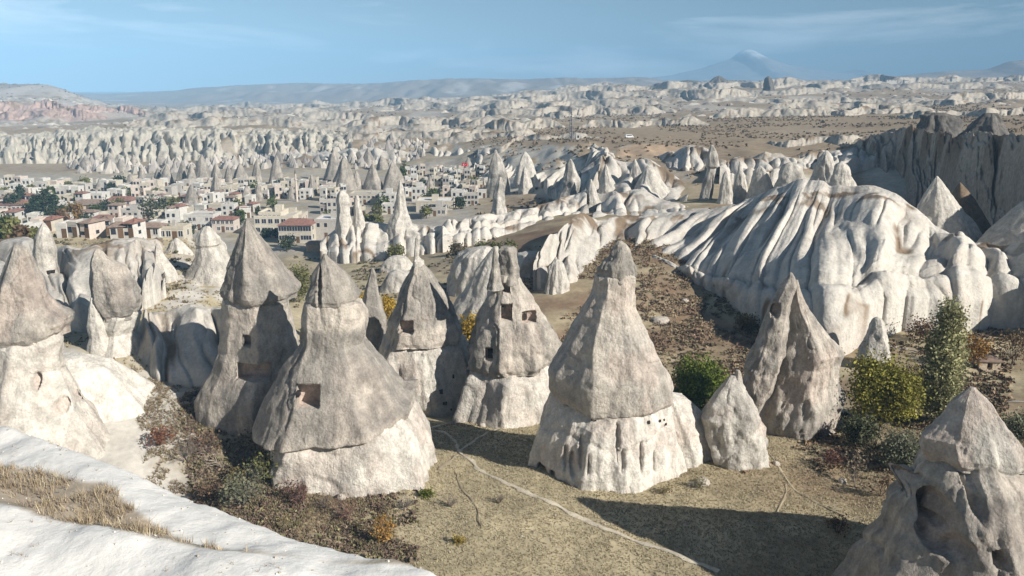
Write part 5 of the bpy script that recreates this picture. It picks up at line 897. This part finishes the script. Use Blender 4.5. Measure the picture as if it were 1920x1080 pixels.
def house_px(label, ul, ur, vb, vt, storeys, ncol, wall='cream', roof='flat', depth=None, rz=0., y=None, seed=0, **kw):
    x, yy, z = hit((ul+ur)/2, vb, 150) if y is None else (float(AU((ul+ur)/2, vb)*y), y, GZ(float(AU((ul+ur)/2, vb)*y), y))
    w = (ur-ul)/FPX*yy; h = (vb-vt)/FPX*yy*1.0
    return house(label, (x, yy, z), w, depth or max(5, w*.8), max(2.6, h), storeys, ncol, wall, roof, rz, seed or int(ul*3+vb), **kw)
# landmark: cream hotel, three blocks
house_px('large cream hotel front with rows of dark windows', 478, 552, 441, 408, 2, 6, 'yellow', 'flat', 12, frame=True, name='hotel', cat_='hotel', group='hotels', winw=1.5, winh=1.7)
house_px('hotel wing with a red roof and tall dark openings', 522, 584, 438, 404, 2, 6, 'cream', 'red', 10, y=262, frame=True, name='hotel', cat_='hotel', group='hotels', winw=1.7, winh=2.3)
house_px('upper cream hotel block behind the red-roofed wing', 486, 528, 424, 384, 3, 5, 'yellow', 'flat', 10, y=276, frame=True, name='hotel', cat_='hotel', group='hotels')
house_px('upper right cream hotel block with orange-lit windows', 526, 566, 412, 384, 2, 5, 'cream', 'flat', 9, y=283, frame=True, name='hotel', cat_='hotel', group='hotels')
house_px('grey stone building in shade right of the hotel', 590, 632, 432, 398, 2, 3, 'grey', 'white', 12, y=268)
K = [('long white terrace building with arches, left of the hotel',346,402,432,406,2,7,'white','flat'),('red-roofed terrace restaurant left of the hotel',398,440,436,412,2,5,'pink','red'),('white cubic house above the arched terrace',416,440,406,386,2,2,'white','flat'),('pale stone house left of the white cube',392,416,402,386,1,3,'cream','flat'),
 ('arcaded stone wall house at the edge of the shoulder',300,346,452,432,1,4,'cream','flat'),('pale house beside the arcaded wall',258,300,448,434,1,3,'white','brown'),('white house with red roof at the end of the shoulder',176,206,432,408,2,2,'white','red'),('pink wide house with a red roof, left',116,150,430,418,1,4,'pink','red'),
 ('long white barrack with a brown roof at the left edge',-10,48,400,384,1,7,'pink','red'),('white flat house in the trees, left',52,72,420,404,1,2,'white','flat'),('grey tall house in shade, left half',230,262,424,398,3,3,'grey','flat'),('cream gabled house with white trim, left half',256,292,410,392,1,4,'cream','flat'),
 ('house with an orange awning in the left half',150,178,414,398,2,3,'white','brown'),('long brown-roofed row in the left half',130,190,396,386,1,6,'cream','brown'),('red-roofed long house in the left half',196,246,388,378,1,5,'pink','red'),('white sheds with blue doors, left half',152,192,376,366,1,5,'white','white'),
 ('white long wall house under the grey cones',208,246,345,334,1,5,'cream','flat'),('white block with two windows behind the hotel',562,582,374,358,2,2,'white','flat'),('white house under the red flag',600,626,368,352,2,3,'white','flat'),('yellow stone block row below the broad windowed cone',656,712,384,366,2,7,'cream','flat'),
 ('pale house right of the stone block row',712,742,386,366,2,3,'white','flat'),('white terraced house behind the dark-tipped spire',716,744,402,386,2,3,'white','white'),('white twin house right of the dark-tipped spire',772,798,378,354,2,3,'white','flat'),('cream house with parapet right of the twin house',804,824,372,356,2,3,'cream','flat'),
 ('small brown stone house, right half',830,842,372,352,2,1,'pink','flat'),('grey office-like block at the right end of town',870,896,386,366,2,4,'grey','white'),('white block left of the grey block, right end',846,870,384,360,2,2,'white','flat'),('low long shop row under the curved wall, right',786,836,406,392,1,6,'grey','dark'),
 ('curved retaining wall house, right',780,850,396,380,1,3,'cream','white'),('small white house at the right edge of town',896,912,372,358,1,2,'white','flat'),('dark-roofed barn at the foot of the low ridge',574,612,474,460,1,2,'stone','brown'),('green-roofed shed at the far left',38,58,450,438,1,2,'white','dark')]
for q in K: house_px(*q, frame=(q[4]-0 >= 0 and q[2]-q[1] > 40))
# the close-packed rest, row by row
LBT = ['beside the twin hotel blocks', 'near the barrack', 'by the pink wide house', 'below the stumpy cone', 'under the sharp cone', 'by the brown-roofed row', 'near the gabled house', 'beside the white cube', 'by the arcaded wall', 'near the white sheds', 'left of the minaret', 'below the cone cluster', 'near the block row', 'by the terraced house', 'beside the twin house', 'near the slim dark cone', 'by the lone grey cone', 'left of the grey block', 'under the broad windowed cone', 'above the shop row', 'by the tall pillar cone', 'near the smooth pillar cone', 'below the red-roofed long house', 'beside the restaurant', 'behind the blunt spire', 'at the back of the town']
LPX = [(512,392),(56,404),(160,428),(292,372),(238,370),(200,398),(300,408),(446,398),(352,446),(150,380),(548,372),(330,360),(720,388),(708,406),(802,384),(812,374),(888,350),(864,392),(632,372),(800,410),(534,358),(476,362),(222,394),(446,426),(622,420),(760,322)]
for k_, (q_, (u_, v_)) in enumerate(zip(LBT, LPX)):
    tree_px(u_, v_, 16+12*(v_-330)/110, 18+12*(v_-330)/110, 'small '+['green', 'olive', 'dark'][k_ % 3]+' tree '+q_, 'town_tree', 'bush', [GRN, OLV, DGR][k_ % 3], seed=1700+k_, n=260, leaf=.45, gaps=.5, trunk=.2, group='small trees among the houses')
ordn = ['first', 'second', 'third', 'fourth', 'fifth', 'sixth', 'seventh', 'eighth', 'ninth', 'tenth', 'eleventh', 'twelfth', 'thirteenth', 'fourteenth', 'fifteenth', 'sixteenth', 'seventeenth', 'eighteenth', 'nineteenth', 'twentieth']
ROWS = []
for k_ in range(10): ROWS.append((-20 if k_ > 1 else 60, 340+(130 if k_ > 2 else 0), 444-k_*10, 24-k_*1.0, 38-k_*1.6, ordn[k_]+' row from the front, left half'))
for k_ in range(3): ROWS.append((480, 640, 376-k_*9, 15, 24, ordn[k_]+' row behind the hotel'))
for k_ in range(8): ROWS.append((600 if k_ < 3 else 760, 745 if k_ < 3 else 905, 402-k_*11, 20-k_*1.4, 30-k_*2, ordn[k_]+' row from the front, right half'))
taken = [(q[1], q[2], q[3]) for q in K]+[(478, 590, 440)]
rr = random.Random(5)
ROWS = ROWS+[(a_-9, b_, v_-6, c_, d_, r_.replace('row', 'rank behind the')+' houses') for a_, b_, v_, c_, d_, r_ in []]
for (ua, ub, vb, wa, wb, rn) in ROWS:
    u = ua; k = 0
    while u < ub:
        w = rr.uniform(wa, wb)*.66; v = vb+rr.uniform(-5, 5)
        if not any(a-4 < u+w and b+4 > u and abs(c-v) < 9 for a, b, c in taken) and rr.random() < .84:
            st = rr.choice((1, 1, 2)); wl = rr.choice(('cream', 'white', 'white', 'grey', 'cream', 'white', 'grey', 'pink')); rf = rr.choice(('red', 'brown', 'flat', 'flat', 'brown', 'white')) if ua < 200 and vb > 375 else rr.choice(('flat', 'flat', 'white', 'dark', 'flat'))
            px = 17*(vb-165)/270*(st*.5+.35)
            nm = {'red': 'red-tiled', 'brown': 'brown-tiled', 'flat': 'flat-roofed', 'white': 'white-roofed', 'dark': 'dark-roofed'}[rf]
            house_px(f"{nm} {wl} house, {(ordn[k] if k < 20 else str(k+1)+'th')} from left, {rn}", u, u+w, v, v-px*1.2, st, max(2, int(w/9)), wl, rf, rz=rr.uniform(-.35, .35)); k += 1
        u += w+rr.uniform(-2, 4)
# minaret, flags, mast, hut, far buildings, vehicle
x, y, z = hit(557, 378, 150)
mi = tag(empty('minaret', (x, y, z)), 'slender stone minaret rising behind the cream hotel', 'minaret'); s = y/FPX
for nm, r0, r1, za, zb in (('shaft', 2.3, 1.9, -1, 40), ('balcony', 3.4, 3.4, 40, 42), ('upper_shaft', 1.5, 1.5, 42, 52), ('spire', 1.9, .1, 52, 62)):
    V, F = tube((0, 0, za*s), (0, 0, zb*s), r0*s, r1*s, 12); mk(nm, V, F, WALLS['pink'] if nm != 'spire' else ROOFS['dark'], None, mi)
def flag(label, u, v, wp, hp, pole, y=None):
    x, yy, z = hit(u, v+pole, 120) if y is None else (float(AU(u, v)*y), y, CAMZ-y*float(T(v+pole))); s = yy/FPX
    t = tag(empty('flag', (x, yy, z)), label, 'flag', 'red flags'); V, F = tube((0, 0, -1), (0, 0, (pole+hp)*s), .09, .06, 6); mk('pole', V, F, M_STEEL, None, t)
    g = np.linspace(0, 1, 9); X, Z = np.meshgrid(g, np.linspace(0, 1, 5)); Yw = .25*np.sin(X*7)*X; cl = mk('cloth', np.stack([X*wp*s+.08, Yw, (pole+hp*Z)*s], -1).reshape(-1, 3), gridF(5, 9), M_RED, None, t)
    R = hp*s*.28; cx, cz = wp*s*.42, (pole+hp*.5)*s; th = np.linspace(.5, 2*math.pi-.5, 20)
    o_ = np.stack([cx+R*np.cos(th), 0*th-.16, cz+R*np.sin(th)], 1); i_ = np.stack([cx+R*.22+R*.8*np.cos(th), 0*th-.16, cz+R*.8*np.sin(th)], 1); V = np.vstack([o_, i_]); i = np.arange(19); mk('crescent', V, np.stack([i, i+1, 21+i, 20+i], 1), M_WHT, None, cl, False)
    a = np.arange(10)*math.pi/5; rr_ = np.where(np.arange(10) % 2 == 0, R*.45, R*.18); sx = cx+R*1.15; V = np.vstack([[(sx, -.16, cz)], np.stack([sx+rr_*np.cos(a+math.pi), 0*a-.16, cz+rr_*np.sin(a+math.pi)], 1)]); i = np.arange(10); mk('star', V, np.stack([np.zeros(10, int), 1+i, 1+(i+1) % 10], 1), M_WHT, None, cl, False)
flag('big red flag with white crescent at the foot of the low ridge', 661, 464, 11, 12, 10)
flag('red flag over the white house left of the broad windowed cone', 605, 353, 14, 7, 6, y=ty(368))
flag('small red flag among the houses at the right', 866, 312, 10, 6, 8, y=ty(340))
def mast(u, v, hp):
    x, y, z = hit(u, v, 300); h = hp/FPX*y; t = tag(empty('lattice_mast', (x, y, z)), 'thin lattice mast on the plateau edge, centre', 'mast'); w = .9
    for sx in (-1, 1):
        for sy in (-1, 1): V, F = tube((sx*w, sy*w, -1), (sx*.25, sy*.25, h), .3, .18, 5); mk('leg', V, F, M_STEEL, None, t)
    bag = Bag(); n = 9
    for i in range(n):
        f0, f1 = i/n, (i+1)/n; a, b = w+(.15-w)*f0, w+(.15-w)*f1
        for (p, q) in (((-a, -a), (b, -b)), ((a, -a), (-b, -b)), ((a, -a), (b, b)), ((a, a), (b, -b))): V, F = tube((p[0], p[1], f0*h), (q[0], q[1], f1*h), .12, .12, 4); bag.add(V, F, (.1, .1, .1))
    bag.mesh('bracing', M_TWIG, t); mk('dish', *tube((0, -.8, h*.78), (0, -.3, h*.78), .7, .5, 12), M_WHT, None, t)
mast(1070, 262, 58)
house_px('little white hut beside the lattice mast', 1080, 1088, 262, 253, 1, 1, 'white', 'white', 4, door=False, y=None, name='hut', cat_='hut', group=None)
x, y, z = hit(1855, 694); s = y/FPX
hut = tag(empty('stone_hut', (x, y, z), -.1), 'little brown stone hut with a dark doorway at the right', 'hut'); w, h = 20*s, 17*s
boxes('wall', [(-w, -w*.25, 0, 3.2, -.5, h), (w*.25, w, 0, 3.2, -.5, h), (-w*.25, w*.25, 0, 3.2, h*.8, h), (-w*.25, w*.25, 2.8, 3.2, -.5, h*.8)], WALLS['stone'], hut); boxes('roof', [(-w-.25, w+.25, -.3, 3.5, h, h+.22)], ROOFS['brown'], hut); boxes('step', [(-w*.9, w*.7, -1.2, -.05, -.5, .25)], WALLS['stone'], hut)
def vehicle(label, u, v, y=None):
    x, yy, z = hit(u, v, 200); t = tag(empty('van', (x, yy, z), .15), label, 'van')
    prof = [(-2.3, .45), (2.2, .45), (2.3, .95), (1.75, 1.15), (1.25, 1.95), (-2.2, 2.0), (-2.35, 1.2)]; n = len(prof); V = [(p[0], sy, p[1]) for sy in (-.85, .85) for p in prof]
    F = [tuple(range(n)), tuple(range(2*n-1, n-1, -1))]+[(i, n+i, n+(i+1) % n, (i+1) % n) for i in range(n)]; me = bpy.data.meshes.new('body'); me.from_pydata(V, [], F); me.materials.append(M_WHT); o = bpy.data.objects.new('body', me); COL.objects.link(o); o.parent = t
    for cx in (-1.4, 1.4):
        for sy in (-.85, .85): V, F = tube((cx, sy-.12, .36), (cx, sy+.12, .36), .36, .36, 14); mk('wheel', V, F, ROOFS['dark'], None, t)
    boxes('window', [(-1.9, 1.2, -.87, -.84, 1.25, 1.75)], M_GLASS, t)
vehicle('small white van on the plateau track, centre', 1180, 259)
for i, (u, v, w_, h_, lb) in enumerate([(1414,156,14,6,'far pale house left of the skyline knob'),(1600,154,12,5,'far low house on the skyline, left of the white hall'),(1633,153,16,6,'far house cluster block on the skyline'),(1672,153,26,6,'far white hall on the plateau skyline'),(1700,152,10,4,'far small house right of the white hall'),(1790,148,12,4,'far small house on the right skyline')]):
    y = 1900.; x = float(AU(u, v)*y); z = max(GZ(x, y)-1, CAMZ-y*float(T(v))); ww, hh = w_*.7/FPX*y, h_*.5/FPX*y
    t = tag(empty('far_house', (x, y, z)), lb, 'house', 'houses on the plateau skyline'); boxes('wall', [(-ww/2, ww/2, 0, 10, -6, hh)], WALLS['white'], t); boxes('roof', [(-ww/2-.4, ww/2+.4, -.4, 10.4, hh, hh+.8)], ROOFS['brown' if i % 2 else 'white'], t)
    for k in range(3): add_window(t, -ww/2+ww*(k+.5)/3, 0, hh*.35, 1.6, 2.0, frame=False)
# trees of the town
TT = [(28,398,22,'dark tree row left of the barrack',DGR),(42,390,26,'tall dark pine at the left end of town',DGR),(70,408,26,'dark pine in the left grove, front',DGR),(88,404,30,'dark pine in the left grove, middle',DGR),(104,410,28,'dark pine in the left grove, right',DGR),(100,430,26,'dark green tree in front of the left grove',DGR),(114,432,24,'reddish tree beside the pink wide house',(.16,.09,.04)),(142,416,22,'orange-brown tree in the left half of town',(.2,.12,.04)),
 (130,408,18,'green tree in the left half of town',GRN),(296,420,34,'big grey-green tree below the gabled house',(.07,.08,.045)),(226,356,16,'dark round tree under the sharp cone',DGR),(212,362,12,'small dark tree under the cones',DGR),(20,450,28,'olive tree at the left edge below the town',OLV),(4,448,26,'green tree at the very left edge below the town',GRN),(40,462,24,'brown tree left of the squared tower',(.14,.09,.05)),(66,460,20,'olive bushy tree by the green-roofed shed',OLV),
 (500,446,10,'clipped shrub at the hotel entrance, left',DGR),(520,446,12,'clipped shrub at the hotel entrance, middle',DGR),(536,447,12,'clipped shrub at the hotel entrance, right',DGR),(606,444,18,'dark shrub tree right of the hotel drive',DGR),(640,400,12,'tree behind the blunt pale spire',OLV),(690,424,14,'bush between the pale spires',OLV),(708,424,14,'bush right of the thin pale spire',OLV),(798,352,8,'tree in the right quarter, left',GRN),(836,338,9,'green tree in the right quarter',GRN),(850,350,10,'dark tree in the right quarter',DGR),(755,330,9,'tree behind the town centre',GRN),
 (180,406,14,'small green tree among the red roofs',GRN),(250,372,12,'tree below the stumpy cone',OLV),(330,396,16,'tree beside the shadowed cone',OLV),(450,412,12,'tree above the red-roofed restaurant',GRN),(160,352,12,'bush on the slope left of the cones',OLV),(130,360,12,'bush on the slope above the left houses',OLV),(96,372,14,'dark tree above the left grove',GRN),(60,366,12,'bush above the barrack',OLV),(10,372,12,'bush at the left edge above the barrack',OLV)]
for i, (u, v, hp, lb, c) in enumerate(TT):
    tree_px(u, v, hp*1.55, hp*(1.0 if 'pine' in lb else 1.5), lb, 'pine_tree' if 'pine' in lb else 'town_tree', 'poplar' if 'pine' in lb else 'bush', c, seed=1300+i, n=800, leaf=.5, gaps=.8, trunk=.2, group='trees in the town')

# ------------------------------------------------------------------ crowds of small outcrops beyond the town
def outcrops(name, n, ar, yr, size, seed, dens, cols, label, tall=.8, wide=2.4):
    r = np.random.default_rng(seed); a = ar[0]+(ar[1]-ar[0])*r.random(n*4); y = np.exp(np.log(yr[0])+(np.log(yr[1])-np.log(yr[0]))*r.random(n*4)); x = a*y; k = r.random(len(x)) < dens(a, x, y); x, y = x[k][:n], y[k][:n]; n = len(x)
    s = (size[0]+(size[1]-size[0])*r.random(n)**2.2)*(y/700)**.45; z = G(x, y); m = 7
    th = np.linspace(0, 2*math.pi, m, endpoint=False)[None]+r.random((n, 1))*6; lv = np.array([-.35, .25, .62, 1.0]); rad = np.array([1.05, .8, .5, .08]); V = []
    for q in range(4):
        j = rad[q]*(1+.5*(r.random((n, m))-.5)); V.append(np.stack([x[:, None]+s[:, None]*j*np.cos(th)*wide+s[:, None]*.2*q*r.normal(size=(n, 1))*.3, y[:, None]+s[:, None]*j*np.sin(th), np.repeat((z+s*lv[q]*tall*(.7+.6*r.random(n)))[:, None], m, 1)], -1))
    V = np.stack(V, 1).reshape(n, 4*m, 3); f = gridF(4, m, True); F = (f[None]+(np.arange(n)*4*m)[:, None, None]).reshape(-1, 4); C = np.repeat(np.array(cols)[r.integers(0, len(cols), n)]*(.8+.4*r.random((n, 1))), 4*m, 0)
    return tag(mk(name, V.reshape(-1, 3), F, M_FAR, C, None, False), label, None, None, 'stuff')
outcrops('rock_outcrops', 900, (-.05, .70), (560, 2300), (.8, 3.2), 91, lambda a, x, y: sstep(.08, .3, fbm(x/170+5, y/70, oct=3, seed=92)), [(.44,.40,.34),(.36,.32,.27),(.50,.46,.39),(.22,.195,.17),(.17,.15,.13)], 'countless small pale outcrops over the far plateau')
outcrops('rock_outcrops', 700, (-.70, .02), (700, 2000), (.8, 3.2), 93, lambda a, x, y: sstep(.08, .3, fbm(x/150+5, y/60, oct=3, seed=94)), [(.46,.42,.36),(.38,.34,.29),(.5,.47,.39),(.24,.21,.185)], 'countless small pale outcrops beyond the far flutes')
outcrops('rock_outcrops', 420, (-.55, -.10), (490, 600), (1.2, 4.5), 95, lambda a, x, y: sstep(.0, .2, fbm(x/60, y/50, oct=3, seed=96)), [(.42,.385,.34),(.34,.31,.28),(.48,.44,.38)], 'crowd of small grey cones between town and far flutes', 1.7, 1.0)

# ------------------------------------------------------------------ the air
hv, ht = -60.0, 660.0
V, F = boxVF(-9500, 9500, -300, 14500, hv, ht); m = bpy.data.materials.new('pale_air'); m.use_nodes = True; t_ = m.node_tree; t_.nodes.clear()
oo = t_.nodes.new('ShaderNodeOutputMaterial'); pv = t_.nodes.new('ShaderNodeVolumePrincipled'); pv.inputs['Color'].default_value = (.37, .68, 1.0, 1); pv.inputs['Density'].default_value = 1.8e-4; pv.inputs['Anisotropy'].default_value = -0.3
t_.links.new(pv.outputs[0], oo.inputs['Volume']); hz = mk('haze', V, F, m, None, None, False); tag(hz, 'pale blue air haze over the whole land', None, None, 'stuff')
# ------------------------------------------------------------------ settle every group of rock parts on an origin at its base
for o in list(COL.objects):
    if o.type == 'EMPTY' and o.children and tuple(o.location) == (0, 0, 0):
        lo = None
        for c in o.children:
            if c.type != 'MESH': continue
            b = [Vector(q) for q in c.bound_box]; mn = Vector((sum(q.x for q in b)/8, sum(q.y for q in b)/8, min(q.z for q in b)))
            if lo is None or mn.z < lo.z: lo = mn
        g = GZ(lo.x, lo.y); lo.z = max(lo.z, g); o.location = lo
        for c in o.children: c.location = c.location-lo
